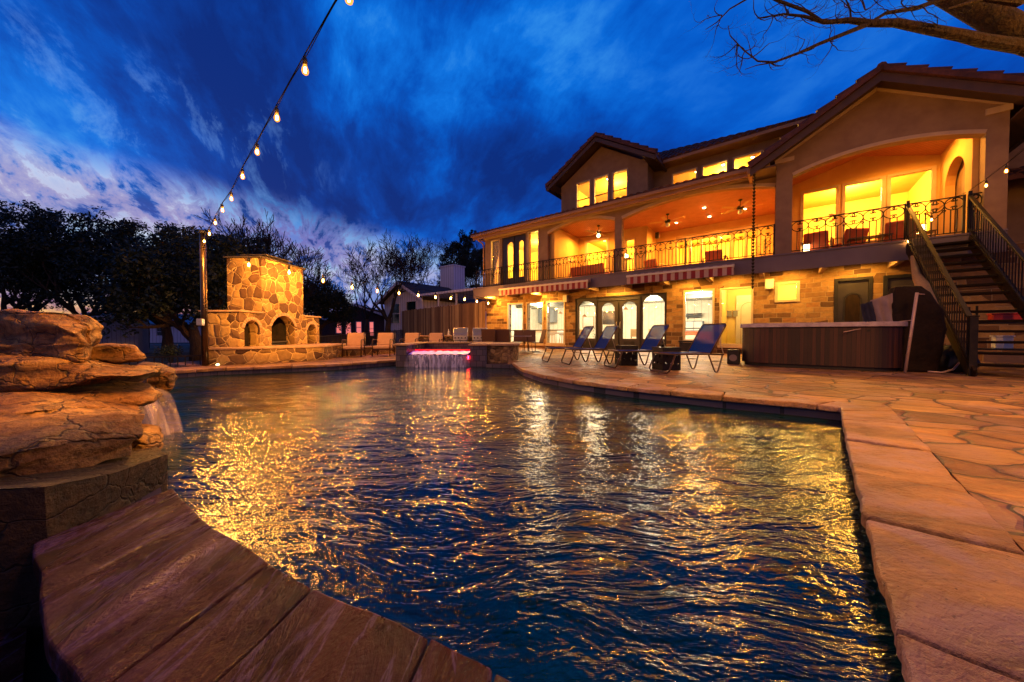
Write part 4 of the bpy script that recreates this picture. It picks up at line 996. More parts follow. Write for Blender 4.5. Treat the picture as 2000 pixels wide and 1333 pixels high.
# ceiling beams of the lower room
s = MB()
s.box(-11.6, -.8, 3.3, 3.5, 2.27, 2.445); s.box(-11.6, -.8, 4.9, 5.06, 2.31, 2.446); hb_(s, 'ceiling_beam', M['beam'], bev=.01)
for x_ in (-10.2, -7.6, -5.0, -2.4): s = MB(); s.box(x_, x_ + .14, 1.4, 3.29, 2.34, 2.447); hb_(s, 'ceiling_rafter', M['beam'], bev=.01)

def can_light(u, n, z, label, e=40, c=(1., .41, .045), grp='recessed lights in the porch ceilings'):
    r_ = thing('ceiling_light', H(u, n, z), HA, label, 'ceiling light', grp)
    q = MB(); q.lathe([(.085, 0), (.085, -.012), (.07, -.016)], (0, 0, 0), 16); q.build('trim_ring', M['white'], r_)
    q = MB(); q.lathe([(.055, -.018), (.052, -.03), (.001, -.034)], (0, 0, 0), 16); q.build('lens', M['can'], r_, recalc=True)
    l = lamp('can_lamp', 'SPOT', (0, 0, -.05), e * 11, c, .05, r_, spot=168)
can_light(-1.33, 2.05, 5.72, 'lit recessed porch light nearer the rail, between the two right hand fans', 55)
can_light(-1.32, 3.35, 5.72, 'lit recessed porch light nearer the sliding door, between the two right hand fans', 55)
can_light(-2.62, 3.35, 5.72, 'lit recessed porch light beside the middle ceiling fan', 55)
can_light(-.07, 3.2, 5.72, 'brightest recessed porch light, behind the right hand ceiling fan', 70)
can_light(-6.3, 2.1, 5.72, 'lit recessed porch light in the left arch bay behind the arch top', 60)
can_light(3.9, 1.2, 6.22, 'recessed light high in the gable porch ceiling hidden by the arch', 50)
for u_, lb in ((-11.0, 'small lit downlight under the balcony at the left corner of the house'), (-8.1, 'small lit downlight under the balcony between the left windows'), (-4.4, 'small lit downlight under the balcony above the french doors'), (-1.6, 'small lit downlight under the balcony above the right windows'), (-.2, 'small lit downlight under the balcony above the right hand window'), (1.3, 'small lit downlight under the balcony above the small square window'), (2.85, 'small lit downlight under the balcony above the dark doors')): can_light(u_, .38, 2.922, lb, 21 if u_ > -2 else 42, (1., .47, .06), grp='downlights under the balcony')
for u_, n_, lb in ((-6.3, 3.0, 'lit recessed light seen through the middle dormer window'), (-4.55, 2.9, 'lit recessed light seen through the right dormer window')): can_light(u_ + .6, n_, 8.38, lb, 10, grp='recessed lights behind the dormer windows')
for u_, lb in ((-1.95, 'lit recessed light behind the left clerestory window'), (-.92, 'lit recessed light behind the middle clerestory window'), (.12, 'lit recessed light behind the right clerestory window')): can_light(u_, 4.0, 8.03, lb, 10, grp='recessed lights behind the clerestory windows')
can_light(2.3, 4.0, 6.18, 'lit recessed light seen through the left porch window', 5, grp='recessed lights behind the porch windows'); can_light(3.5, 3.8, 6.18, 'lit recessed light seen through the middle porch window', 5, grp='recessed lights behind the porch windows')
can_light(-2.1, 2.6, 2.44, 'bright recessed light behind the window right of the french doors', 20, (1, .9, .7), 'recessed lights in the lower room')

# ceiling fans
def fan(u, n, z, label, rot, drop=.22, lit=True):
    r_ = thing('ceiling_fan', H(u, n, z), HA + rot, label, 'ceiling fan', 'ceiling fans above the balcony')
    q = MB(); q.lathe([(.07, 0), (.07, -.03), (.03, -.05), (.012, -.06), (.012, -drop), (.05, -drop - .01), (.11, -drop - .04), (.12, -drop - .10), (.09, -drop - .14), (.03, -drop - .15)], (0, 0, 0), 16); q.build('motor', M['black'], r_, smooth=False)
    for k_ in range(5):
        a = 2 * PI * k_ / 5; c_, s_ = math.cos(a), math.sin(a); q = MB(); t_ = Vector((-s_, c_, .18)).normalized()
        d_ = Vector((c_, s_, 0)); q.obox(d_ * .12 - t_ * .012 + Vector((0, 0, -drop - .09)), d_ * .1, t_ * .025, (0, 0, .008))
        q.obox(d_ * .2 - t_ * .065 + Vector((0, 0, -drop - .09)), d_ * .50, t_ * .13, (0, 0, .008)); q.build('blade', M['oak'], r_, bev=.003)
    q = MB(); q.lathe([(.035, -drop - .15), (.07, -drop - .20), (.085, -drop - .26), (.05, -drop - .31), (.001, -drop - .32)], (0, 0, 0), 14); q.build('lamp_shade', M['lampglow' if lit else 'white'], r_, smooth=True)
fan(-5.58, 1.65, 5.72, 'ceiling fan with lit shade in the left arch bay', .3)
fan(-2.66, 1.97, 5.72, 'ceiling fan at the left of the wide middle arch bay', .9, lit=False)
fan(-.13, 2.0, 5.72, 'ceiling fan at the right of the wide middle arch bay', .1, lit=False)
fan(2.75, 4.3, 6.18, 'ceiling fan on a long rod behind the middle gable porch window', .55, drop=1.0, lit=False)

# ------------------------------------------------------------------ railings
def carc(mb, cx, cz, rx, rz, sgn, y, r=.012, a0=58, curl=.042, n=16):
    """one side of an oval with curled ends; sgn -1 = left half"""
    pts = []
    def el_(a): return (cx + sgn * rx * math.cos(a), cz + rz * math.sin(a))
    a1 = R(90 - 8); th = [a1 - 2 * a1 * i / n for i in range(n + 1)]
    body = [el_(a) for a in th]
    def spiral(p, up):
        out = []; c = (p[0] - sgn * .0, p[1] - up * curl)
        for i in range(1, 9):
            t_ = i / 8; a = R(90) * up + up * sgn * -1 * -t_ * R(250); rr = curl * (1 - .35 * t_)
            out.append((c[0] - sgn * rr * math.sin(t_ * R(250)), c[1] + up * rr * math.cos(t_ * R(250))))
        return out
    pts = list(reversed(spiral(body[0], 1))) + body + spiral(body[-1], -1)
    mb.tube([(p[0], y, p[1]) for p in pts], r, 4)
def railing(u0, u1, n, name, label, z0=3.16, posts=(), left_hearts=None, mod=.36):
    r_ = thing(name, HO, HA, label, 'railing', 'wrought iron balcony railings')
    ztop = 4.10; b = MB(); b.box(u0, u1, n - .022, n + .022, ztop - .012, ztop + .012); b.build('top_rail', M['rail'], r_)
    b = MB(); b.box(u0, u1, n - .014, n + .014, z0 + .05, z0 + .075); b.build('bottom_rail', M['rail'], r_)
    k_ = max(1, round((u1 - u0) / mod)); w_ = (u1 - u0) / k_; sc_ = MB(); br = MB()
    for i in range(k_):
        cx = u0 + (i + .5) * w_; heart = (k_ >= 5 and i % 7 == 3) or (k_ < 5 and i == k_ // 2)
        if heart:
            carc(sc_, cx, 3.93, w_ * .5, .155, -1, n, curl=.06); carc(sc_, cx, 3.93, w_ * .5, .155, 1, n, curl=.06)
            sc_.tube([(cx - w_ * .45, n, 3.82), (cx - .1, n, 3.74), (cx, n, 3.62), (cx + .1, n, 3.74), (cx + w_ * .45, n, 3.82)], .012, 4)
            for s2 in (-1, 1): sc_.tube([(cx + s2 * (w_ * .45 + .04 * math.sin(t_ * .7)), n, 3.82 - .02 * t_ * .6 - .0) for t_ in range(6)], .012, 4)
        else:
            carc(sc_, cx, 3.94, w_ * .5, .15, -1, n, curl=.05); carc(sc_, cx, 3.94, w_ * .5, .15, 1, n, curl=.05)
        for f_ in (.0, 1 / 3, 2 / 3):
            x_ = u0 + i * w_ + f_ * w_; zt = 3.81 if f_ else 3.94
            if heart: zt = 3.80 - .12 * (1 - abs(f_ - .5) * 2)
            br.box(x_ - .010, x_ + .010, n - .010, n + .010, z0 + .05, zt)
    sc_.build('scrollwork', M['rail'], r_); br.build('balusters', M['rail'], r_)
    p_ = MB()
    for x_ in posts: p_.box(x_ - .022, x_ + .022, n - .03, n + .03, z0 - .01, 4.12)
    if posts: p_.build('posts', M['rail'], r_)
    return r_
railing(-11.85, .93, .06, 'balcony_railing', 'long scrolled iron balcony railing under the two left arches', posts=(-11.85, -10.1, -7.6, -4.2, -1.6, .91))
railing(1.33, 3.62, .06, 'balcony_railing', 'scrolled iron balcony railing under the gable arch left of the stairs', posts=(3.64,))
railing(3.68, 4.60, .08, 'stair_gate', 'scrolled iron gate closing the top of the stairs', posts=(3.68, 4.60))
railing(4.68, 4.86, .06, 'balcony_railing', 'short scrolled iron railing piece right of the stairs', posts=(4.68,))

# ------------------------------------------------------------------ staircase
st = thing('staircase', HO, HA, 'steep open tread timber stairs with iron handrails down from the balcony', 'staircase')
U0, U1, NB = 3.66, 4.66, -3.98; NR = 16; dz = 3.13 / NR; dn = (3.98 - .1) / NR
for i in range(1, NR):
    q = MB(); n_ = -.1 - i * dn; q.box(U0 + .03, U1 - .03, n_ + .0, n_ + dn + .03, 3.13 - i * dz - .045, 3.13 - i * dz); q.build('tread', M['tread'], st, bev=.006)
for x_, lb in ((U0, 1), (U1, 2)):
    q = MB(); q.beam((x_, -.06, 2.98), (x_, NB - .06, -.02 + .02), .045, .26, (0, 0, 1)); q.build('stringer', M['stair'], st, bev=.006)
    q = MB(); q.beam((x_, -.02, 4.05), (x_, NB + .05, .93), .07, .045); q.build('handrail', M['rail'], st, bev=.008)
    q = MB(); q.beam((x_, -.02, 3.28), (x_, NB + .05, .16), .05, .03)
    for i in range(34):
        f_ = (i + .5) / 34; n_ = -.02 + (NB + .07) * f_; zz = 3.28 - 3.12 * f_; q.box(x_ - .008, x_ + .008, n_ - .008, n_ + .008, zz, zz + .77)
    q.build('balusters', M['rail'], st)
    q = MB(); q.box(x_ - .045, x_ + .045, NB - .05, NB + .04, 0, 1.0); q.box(x_ - .055, x_ + .055, NB - .06, NB + .05, 1.002, 1.03); q.build('newel_post', M['rail'], st, bev=.006)
    q = MB(); q.box(x_ - .03, x_ + .03, -.06, .0, 3.16, 4.16); q.build('newel_post', M['rail'], st, bev=.004)

# awnings
def awning(u0, u1, label):
    r_ = thing('awning', H(u0, -.12, 0), HA, label, 'awning', 'retracted striped awnings'); L_ = u1 - u0
    q = MB(); q.box(0, L_, -.02, .03, 2.86, 3.0); q.build('cassette', M['pole_m'], r_, bev=.01)
    q = MB(); q.box(-.02, L_ + .02, -.30, -.24, 2.86, 2.93); q.build('front_bar', M['cream'], r_, bev=.01)
    q = MB(); k_ = int(L_ / .065)
    for i in range(k_ + 1): q.v += [(L_ * i / k_, -.27 + .012 * math.sin(i * 1.1), 2.86), (L_ * i / k_, -.27 + .016 * math.sin(i * 1.1 + .4), 2.60 + .0 * i)]
    for i in range(k_): q.f.append((2 * i, 2 * i + 1, 2 * i + 3, 2 * i + 2))
    vmat = M['stripe'] = M.get('stripe') or mat('striped_fabric', stripefn)
    q.build('valance', vmat, r_)
    q = MB(); q.obox((0, -.28, 2.935), (L_, 0, 0), (0, .28, .04), (0, 0, .012)); q.build('canopy_fabric', vmat, r_)
    for x_ in (.3, L_ - .3): q = MB(); q.beam((x_, 0, 2.8), (x_, -.25, 2.88), .05, .05); q.build('arm', M['cream'], r_)
awning(-9.88, -5.13, 'striped awning rolled in above the left windows'); awning(-3.53, -.10, 'striped awning rolled in above the right windows')
# wall speakers
for u_, lb in ((-6.86, 'white wall speaker left of the french doors'), (.80, 'white wall speaker above the hot tub by the small window')):
    r_ = thing('wall_speaker', H(u_, .9, 2.36), HA, lb, 'speaker', 'white outdoor wall speakers')
    q = MB(); q.box(-.12, .12, -.10, .06, -.17, .17); q.build('speaker_body', M['cream'], r_, bev=.02); q = MB(); q.box(-.10, .10, -.113, -.103, -.15, .15); q.build('grille', M['white'], r_, bev=.004); q = MB(); q.box(-.03, .03, .06, .1, -.03, .03); q.build('bracket', M['black'], r_)
r_ = thing('wall_speaker', H(-3.66, 3.9, 5.42), HA, 'small dark porch speaker under the ceiling at the nook corner', 'speaker'); q = MB(); q.box(-.0, .16, -.1, .1, -.14, .14); q.build('speaker_body', M['black'], r_, bev=.02); q = MB(); q.box(.163, .17, -.08, .08, -.12, .12); q.build('grille', M['fascia'], r_)
# rain chain
q = MB()
for i in range(38):
    z_ = 5.74 - i * .105
    if z_ < 2.1: break
    q.lathe([(.012, -.05), (.022, -.03), (.045, .02), (.048, .03)], (0, 0, z_), 8)
q.tube([(0, 0, 5.84), (0, 0, 2.1)], .006, 4)
o = q.build('rain_chain', M['rail']); o.location = H(.40, -.30, 0); o.rotation_euler = (0, 0, HA); tag(o, 'cup rain chain hanging from the gutter beside the gable pier', 'rain chain')
# ------------------------------------------------------------------ hot tub and the things around it
def rrect(x0, x1, y0, y1, r, n=7):
    pts = []
    for cx, cy, a0 in ((x1 - r, y0 + r, -90), (x1 - r, y1 - r, 0), (x0 + r, y1 - r, 90), (x0 + r, y0 + r, 180)):
        for i in range(n + 1): a = R(a0 + 90 * i / n); pts.append((cx + r * math.cos(a), cy + r * math.sin(a)))
    return pts
tub = thing('hot_tub', H(1.66, -2.95, 0), HA, 'big hot tub with dark brown slatted cabinet and pale mottled rim', 'hot tub')
q = MB(); q.slab(rrect(-1.24, 1.24, -1.05, 1.05, .50), [], .0, .07); q.build('base', M['tubbase'], tub)
q = MB(); q.slab(rrect(-1.29, 1.29, -1.10, 1.10, .52, 10), [], .073, .855); q.build('cabinet', M['tubwood'], tub)
q = MB(); q.slab(rrect(-1.34, 1.34, -1.15, 1.15, .55, 10), [rrect(-1.0, 1.0, -.82, .82, .4, 10)], .858, .945); q.build('rim', M['tubtop'], tub, bev=.03)
q = MB(); q.slab(rrect(-1.01, 1.01, -.83, .83, .4, 8), [], .80, .83); q.build('tub_water', M['water'], tub)
for k_, (x_, y_) in enumerate(((-.75, -1.1), (.75, -1.1))): q = MB(); q.cyl((x_, y_ - .012, .78), (x_, y_, .78), .022, seg=10); q.build('knob', M['black'], tub)

def blob(levels, seg=40, amp=.03, seed=1, fr=2.2):
    """levels: (cx, cy, rx, ry, z)"""
    mb = MB(); n = len(levels)
    for (cx, cy, rx, ry, z_) in levels:
        for j in range(seg):
            a = 2 * PI * j / seg; c_, s_ = math.cos(a), math.sin(a); e = 2 / 3.2
            p = Vector((cx + rx * math.copysign(abs(c_) ** e, c_), cy + ry * math.copysign(abs(s_) ** e, s_), z_))
            nn = noise.fractal(p * fr + Vector((seed, 0, 0)), .8, 2.2, 4); w_ = noise.noise(Vector((a * 5, seed, z_ * .8))); mb.v.append(tuple(p + Vector((c_, s_, 0)) * (nn * amp + w_ * amp * .8)))
    for i in range(n - 1):
        for j in range(seg): j2 = (j + 1) % seg; mb.f.append((i * seg + j, i * seg + j2, (i + 1) * seg + j2, (i + 1) * seg + j))
    mb.f.append(tuple(reversed(range(seg)))); mb.f.append(tuple((n - 1) * seg + j for j in range(seg))); return mb
def interp(keys, n):
    out = []
    for i in range(n):
        f_ = i / (n - 1) * (len(keys) - 1); k_ = min(int(f_), len(keys) - 2); g_ = f_ - k_; out.append(tuple(a + (b - a) * g_ for a, b in zip(keys[k_], keys[k_ + 1])))
    return out
cov = thing('spa_cover', (7.75, 6.55, 0), R(-20), 'dark folded spa cover standing upright beside the hot tub with a pale flap', 'spa cover')
blob(interp([(-.02, 0, .30, .20, .0), (-.02, 0, .34, .22, .3), (0, 0, .40, .20, .8), (-.05, 0, .37, .17, 1.2), (-.12, 0, .27, .14, 1.5), (-.16, 0, .20, .11, 1.62), (-.16, 0, .10, .05, 1.64)], 34), amp=.035).build('folded_cover', M['tarp'], cov, smooth=True)
def cloth(p00, p10, p01, p11, n=14, amp=.02, seed=0):
    mb = MB(); p00, p10, p01, p11 = map(Vector, (p00, p10, p01, p11))
    for i in range(n + 1):
        for j in range(n + 1):
            u, v = i / n, j / n; p = p00.lerp(p10, u).lerp(p01.lerp(p11, u), v); mb.v.append(tuple(p + Vector((0, 1, 0)) * amp * (math.sin(u * 13 + seed + v * 2) + noise.noise(Vector((u * 4, v * 4, seed))))))
    for i in range(n):
        for j in range(n): k_ = i * (n + 1) + j; mb.f.append((k_, k_ + 1, k_ + n + 2, k_ + n + 1))
    return mb
cloth((-.58, -.02, .86), (-.36, -.1, .80), (-.68, .0, 1.38), (-.40, -.1, 1.50)).build('pale_flap', M['towel'], cov, smooth=True)
cloth((-.78, .0, .90), (-.58, -.01, .88), (-.84, .02, 1.30), (-.66, .01, 1.36), seed=3).build('navy_flap', M['navy'], cov, smooth=True)
q = MB(); q.tube([(-1.25, -.35, .75), (-.40, -.22, .94), (-.2, -.22, .97)], .008, 6); q.build('lifter_arm', M['pole_m'], cov)
q = MB(); a, b = at(1768, 724, 6.28), at(1791, 572, 6.22); a.z = .0; q.tube([a, b], .022, 8); q.tube([b + Vector((.0, 0, -.02)), b + Vector((.16, .02, -.03))], .010, 6); o = q.build('leaning_pole', M['pole_m'], smooth=True); tag(o, 'pale pole leaning against the dark spa cover', 'pole')
q = MB(); q.box(-.12, .12, -.15, .15, 0, .34); o = thing('floor_speaker', (5.30, 8.15, 0), HA, 'black floor speaker box at the left end of the hot tub', 'speaker'); q.build('speaker_body', M['black'], o, bev=.015)
q = MB(); q.cyl((0, -.158, .15), (0, -.151, .15), .08, seg=16); q.build('speaker_cone', M['fascia'], o)
o = thing('patio_bench', H(-1.53, .62, 0), HA, 'low black bench under the window right of the french doors', 'bench'); q = MB(); q.box(-.34, .34, -.22, .22, .40, .46); q.build('seat', M['black'], o, bev=.01)
for x_ in (-.31, .25): q = MB(); q.box(x_, x_ + .06, -.20, .20, 0, .397); q.build('leg', M['black'], o, bev=.006)
q = MB(); q.box(-.25, .25, -.205, -.185, .03, .39); q.build('front_panel', M['black'], o)

# clutter under the stairs
o = blob(interp([(0, 0, .26, .22, .0), (0, 0, .32, .26, .12), (0, 0, .28, .24, .3), (.02, 0, .16, .14, .42), (.02, 0, .05, .05, .5)], 20), amp=.05, fr=4, seed=5).build('rubbish_bag', M['black'], smooth=True); o.location = (8.45, 6.55, 0); tag(o, 'shiny black rubbish bag slumped under the stair stringer', 'bag')
q = MB(); q.tube([at(1812, 726, 6.2) + Vector((0, 0, .0)), at(1840, 728, 6.1), at(1862, 722, 6.2), at(1874, 708, 6.3)], .016, 6); o = q.build('garden_hose', M['pole_m'], smooth=True); tag(o, 'pale garden hose curling on the paving by the stair foot', 'hose')
def crate(name, u, n, z, sx, sy, sz, m, label, cat, lid=True):
    o = thing(name, H(u, n, z), HA, label, cat); q = MB(); q.wall(rect(-sx / 2, sx / 2, 0, sz), [], -sy / 2, sy / 2); q.build('body', M[m], o, bev=.015)
    if lid: q = MB(); q.box(-sx / 2 - .015, sx / 2 + .015, -sy / 2 - .015, sy / 2 + .015, sz + .002, sz + .03); q.build('lid', M[m], o, bev=.006)
    return o
M['redbox'] = mat('red_plastic', speck((.45, .02, .02), (.55, .04, .03), 5, .4, .0)); M['bluebox'] = mat('blue_plastic', speck((.02, .06, .14), (.03, .08, .2), 5, .4, .0))
q = MB()
for z_ in (.38, .92): q.box(-.9, .9, -.2, .2, z_, z_ + .03)
sh_ = thing('storage_shelf', H(5.2, -1.6, 0), HA, 'dark metal storage shelf cluttered with boxes under the stairs', 'shelf'); q.build('shelf_boards', M['black'], sh_)
for x_ in (-.9, .87):
    for y_ in (-.2, .17): q = MB(); q.box(x_, x_ + .03, y_, y_ + .03, 0, .9195 if 0 else 1.3); q.build('leg', M['black'], sh_)
crate('toolbox', 4.75, -1.6, .951, .42, .24, .16, 'redbox', 'red toolbox on the upper shelf under the stairs', 'toolbox')
crate('cardboard_box', 5.3, -1.6, .951, .28, .26, .2, 'cream', 'cream box on the upper shelf beside the red toolbox', 'box')
crate('storage_bin', 5.75, -1.6, .951, .34, .3, .18, 'bluebox', 'blue storage bin at the end of the upper shelf', 'bin')
crate('paint_bucket', 4.7, -1.6, .411, .22, .22, .24, 'white', 'white bucket on the lower shelf under the stairs', 'bucket')
crate('storage_bin', 5.4, -1.6, .411, .5, .32, .28, 'cabinet', 'grey storage bin on the lower shelf under the stairs', 'bin')
crate('wooden_crate', 5.5, -3.0, 0, .5, .36, .32, 'tread', 'dark wooden crate on the paving right of the stair foot', 'crate', False)
q = MB(); q.tube([at(1783, 500, 8.3), at(1792, 540, 8.0), at(1806, 560, 7.6), at(1822, 600, 7.1), at(1834, 640, 6.9)], [.03, .10, .13, .11, .03], 10); o = q.build('draped_cloth', M['oak'], smooth=True)
for v in o.data.vertices: v.co += Vector((0, 0, 0)) + Vector((1, 0, .5)) * .05 * noise.noise(v.co * 6)
tag(o, 'tan cloth bundle hanging along the left side of the stairs', 'cloth')

# ------------------------------------------------------------------ loungers
def make_lounger():
    o = thing('sun_lounger', (0, 0, 0), 0, 'x', 'sun lounger', 'blue sling loungers on the pool deck'); W_ = .58; br = 'bronze'
    for y_ in (0, W_):
        q = MB(); q.tube([(.10, y_, .35), (.5, y_, .353), (1.12, y_, .34)], .016, 7); q.build('side_rail', M[br], o, smooth=True)
    q = MB(); q.tube([(.12, 0, .35), (.0, 0, .06), (-.005, .05, .018), (-.005, W_ - .05, .018), (.0, W_, .06), (.12, W_, .35)], .016, 7); q.tube([(.10, 0, .35), (.07, .04, .352), (.07, W_ - .04, .352), (.10, W_, .35)], .016, 7); q.build('leg', M[br], o, smooth=True)
    for y_ in (0, W_):
        q = MB(); q.tube([(.80, y_, .345), (.92, y_, .07), (.95, y_, .022), (.98, y_, .018), (1.01, y_, .05), (1.10, y_, .34)], .015, 7); q.tube([(.85, y_, .22), (1.06, y_, .22)], .008, 6); q.build('leg', M[br], o, smooth=True)
    q = MB(); q.tube([(.84, .0, .35), (1.16, 0, .87), (1.18, .03, .90), (1.18, W_ - .03, .90), (1.16, W_, .87), (.84, W_, .35)], .015, 7); q.build('back_frame', M[br], o, smooth=True)
    q = MB(); q.tube([(1.02, 0, .63), (1.12, 0, .35)], .008, 6); q.tube([(1.02, W_, .63), (1.12, W_, .35)], .008, 6); q.build('back_strut', M['steel'], o)
    def sl(name, a, b, sag):
        q = MB(); n = 10
        for i in range(n + 1):
            for j in range(n + 1):
                f_ = i / n; g_ = j / n; p = Vector(a).lerp(Vector(b), f_); q.v.append((p.x, .012 + (W_ - .024) * g_, p.z - sag * math.sin(PI * g_) * math.sin(PI * f_)))
        for i in range(n):
            for j in range(n): k_ = i * (n + 1) + j; q.f.append((k_, k_ + 1, k_ + n + 2, k_ + n + 1))
        q.build(name, M['bluesling'], o, smooth=True)
    sl('seat_sling', (.09, 0, .357), (.83, 0, .357), .02); sl('back_sling', (.85, 0, .37), (1.175, 0, .895), .02)
    return o
lg_ = make_lounger(); pos = [((.90, 8.42), 'blue lounger farthest left, nearest the dining table'), ((1.33, 7.74), 'second blue lounger from the left, in front of the french doors'), ((2.14, 6.96), 'third blue lounger, between the two dark cube tables'), ((2.77, 6.0), 'nearest blue lounger, right of the other three by the hot tub')]
for i, (p, lb) in enumerate(pos):
    o = lg_ if i == 0 else dup(lg_); o.location = (p[0], p[1], 0); o.rotation_euler = (0, 0, R(10 + (i % 2) * 2)); o['label'] = lb
def cube_table(p, rz, label):
    o = thing('side_table', (p[0], p[1], 0), rz, label, 'side table', 'dark cut out cube tables between the loungers'); q = MB(); h_ = .19
    q.box(-h_ - .01, h_ + .01, -h_ - .01, h_ + .01, .425, .45); q.build('table_top', M['black'], o, bev=.004)
    def star(cx, cz, r, n=4, rot=0): return [(cx + (r if i % 2 == 0 else r * .42) * math.cos(rot + PI * i / n), cz + (r if i % 2 == 0 else r * .42) * math.sin(rot + PI * i / n)) for i in range(2 * n)]
    holes = [star(-.09, .30, .07, 3, .3), star(.09, .28, .065, 4, .8), star(.02, .14, .06, 3, 1.2), star(-.12, .13, .045, 4, .2), star(.13, .12, .04, 3, .5)]
    for k_ in range(4):
        q = MB(); q.plate(rect(-h_, h_, .0, .422), holes, lambda a, b, d: (a, d, b), -h_, -h_ + .008); s_ = q.build('side_panel', M['black'], o); s_.rotation_euler = (0, 0, PI / 2 * k_)
    return o
cube_table((2.62, 7.83), R(5), 'dark cut out cube table farther left, behind the third lounger'); t2 = cube_table((3.10, 6.86), R(8), 'dark cut out cube table nearer, holding a cup beside the nearest lounger')
q = MB(); q.lathe([(.03, 0), (.038, .09), (.033, .09), (.026, .01), (.001, .01)], (3.05, 6.9, .452), 12); o = q.build('cup', M['black'], smooth=True); tag(o, 'small dark cup standing on the nearer cube table', 'cup')

# ------------------------------------------------------------------ patio chairs, dining set, grills
def make_chair():
    o = thing('patio_chair', (0, 0, 0), 0, 'x', 'patio chair', 'tan cushioned patio chairs behind the pool')
    for x_ in (-.27, .27):
        q = MB(); q.tube([(x_, -.30, .0), (x_, -.27, .33), (x_, -.26, .50), (x_, -.2, .53), (x_, .15, .52), (x_, .26, .5)], .018, 7); q.build('arm', M['bronze'], o, smooth=True)
        q = MB(); q.tube([(x_, .30, .0), (x_, .20, .30), (x_, .38, .74)], .018, 7); q.build('leg', M['bronze'], o, smooth=True)
    q = MB(); q.box(-.27, .27, -.27, .22, .20, .235); q.build('seat_frame', M['bronze'], o)
    q = MB(); q.box(-.25, .25, -.30, .2, .237, .335); q.build('seat_cushion', M['cushion'], o, bev=.035, bseg=3)
    q = MB(); q.obox((-.25, .12, .335), (.5, 0, 0), (0, .10, -.03), (0, .16, .42)); q.build('back_cushion', M['cushion'], o, bev=.035, bseg=3)
    return o
ch = make_chair()
for i, (p, rz, lb) in enumerate([((-4.98, 10.75), 12, 'tan cushioned patio chair next to the fireplace hearth, farthest left'), ((-4.18, 11.1), 6, 'tan cushioned patio chair second from the left, just left of the spa'), ((-3.68, 12.3), 0, 'pinkish patio chair behind the left end of the spa wall'), ((-2.80, 12.25), -4, 'pinkish patio chair behind the middle of the spa, by the stone counter')]):
    o = ch if i == 0 else dup(ch); o.location = (p[0], p[1], 0); o.rotation_euler = (0, 0, R(rz)); o['label'] = lb
def make_dchair():
    o = thing('dining_chair', (0, 0, 0), 0, 'x', 'dining chair', 'brown sling dining chairs on the patio')
    for x_ in (-.25, .25):
        q = MB(); q.tube([(x_, .22, .02), (x_, -.2, .02), (x_, -.22, .2), (x_, -.24, .38), (x_, .2, .36), (x_, .34, .88)], .014, 6); q.build('side_frame', M['bronze'], o, smooth=True)
    q = MB(); q.obox((-.24, -.24, .385), (.48, 0, 0), (0, .44, -.02), (0, 0, .012)); q.build('seat', M['mesh_brown'], o)
    q = MB(); q.obox((-.24, .20, .38), (.48, 0, 0), (0, .013, -.004), (0, .14, .50)); q.build('backrest', M['mesh_brown'], o)
    return o
dc = make_dchair()
for i, (p, rz, lb) in enumerate([((-.80, 12.6), 170, 'brown sling dining chair farthest left, next to the right hand grill'), ((-.30, 12.65), 172, 'brown sling dining chair second from left, back to the pool'), ((.30, 14.3), -8, 'brown sling dining chair on the far side of the table against the left window'), ((.72, 14.2), -4, 'brown sling dining chair on the far side of the table, beside the end chair'), ((.92, 13.1), -80, 'brown sling dining chair at the right end of the table')]):
    o = dc if i == 0 else dup(dc); o.location = (p[0], p[1], 0); o.rotation_euler = (0, 0, R(rz)); o['label'] = lb
dt = thing('dining_table', (0.0, 13.45, 0), R(-5), 'glass topped dining table between the brown chairs', 'dining table')
q = MB(); q.box(-.8, .75, -.45, .45, .62, .632); q.build('table_top', M['darkglass'], dt); q = MB(); q.tube([(-.8, -.45, .62), (.75, -.45, .62), (.75, .45, .62), (-.8, .45, .62)], .014, 6, closed=True); q.build('rim', M['steel'], dt)
for x_, y_ in ((-.7, -.38), (.65, -.38), (.65, .38), (-.7, .38)): q = MB(); q.tube([(x_, y_, 0), (x_ * .93, y_ * .9, .61)], .016, 6); q.build('leg', M['bronze'], dt)
ct = thing('grill_counter', (0, 0, 0), 0, 'orange lit stone counter behind the spa holding two grills', 'counter')
q = MB(); q.wall([(-3.5, 0), (-2.28, 0), (-2.28, .60), (-3.5, .60)], [rect(-2.85, -2.6, .15, .5)], 12.95, 13.5); q.box(-1.62, -1.50, 12.95, 13.5, 0, .6); q.box(-3.5, -.9, 13.503, 13.7, 0, .6); q.box(-.95, -.9, 12.95, 13.5, 0, .6); q.build('stonework', M['fire_small'], ct)
q = MB(); q.box(-3.55, -2.27, 12.9, 13.75, .603, .65); q.box(-1.63, -1.49, 12.9, 13.75, .603, .65); q.build('counter_top', M['capstone'], ct, bev=.008)
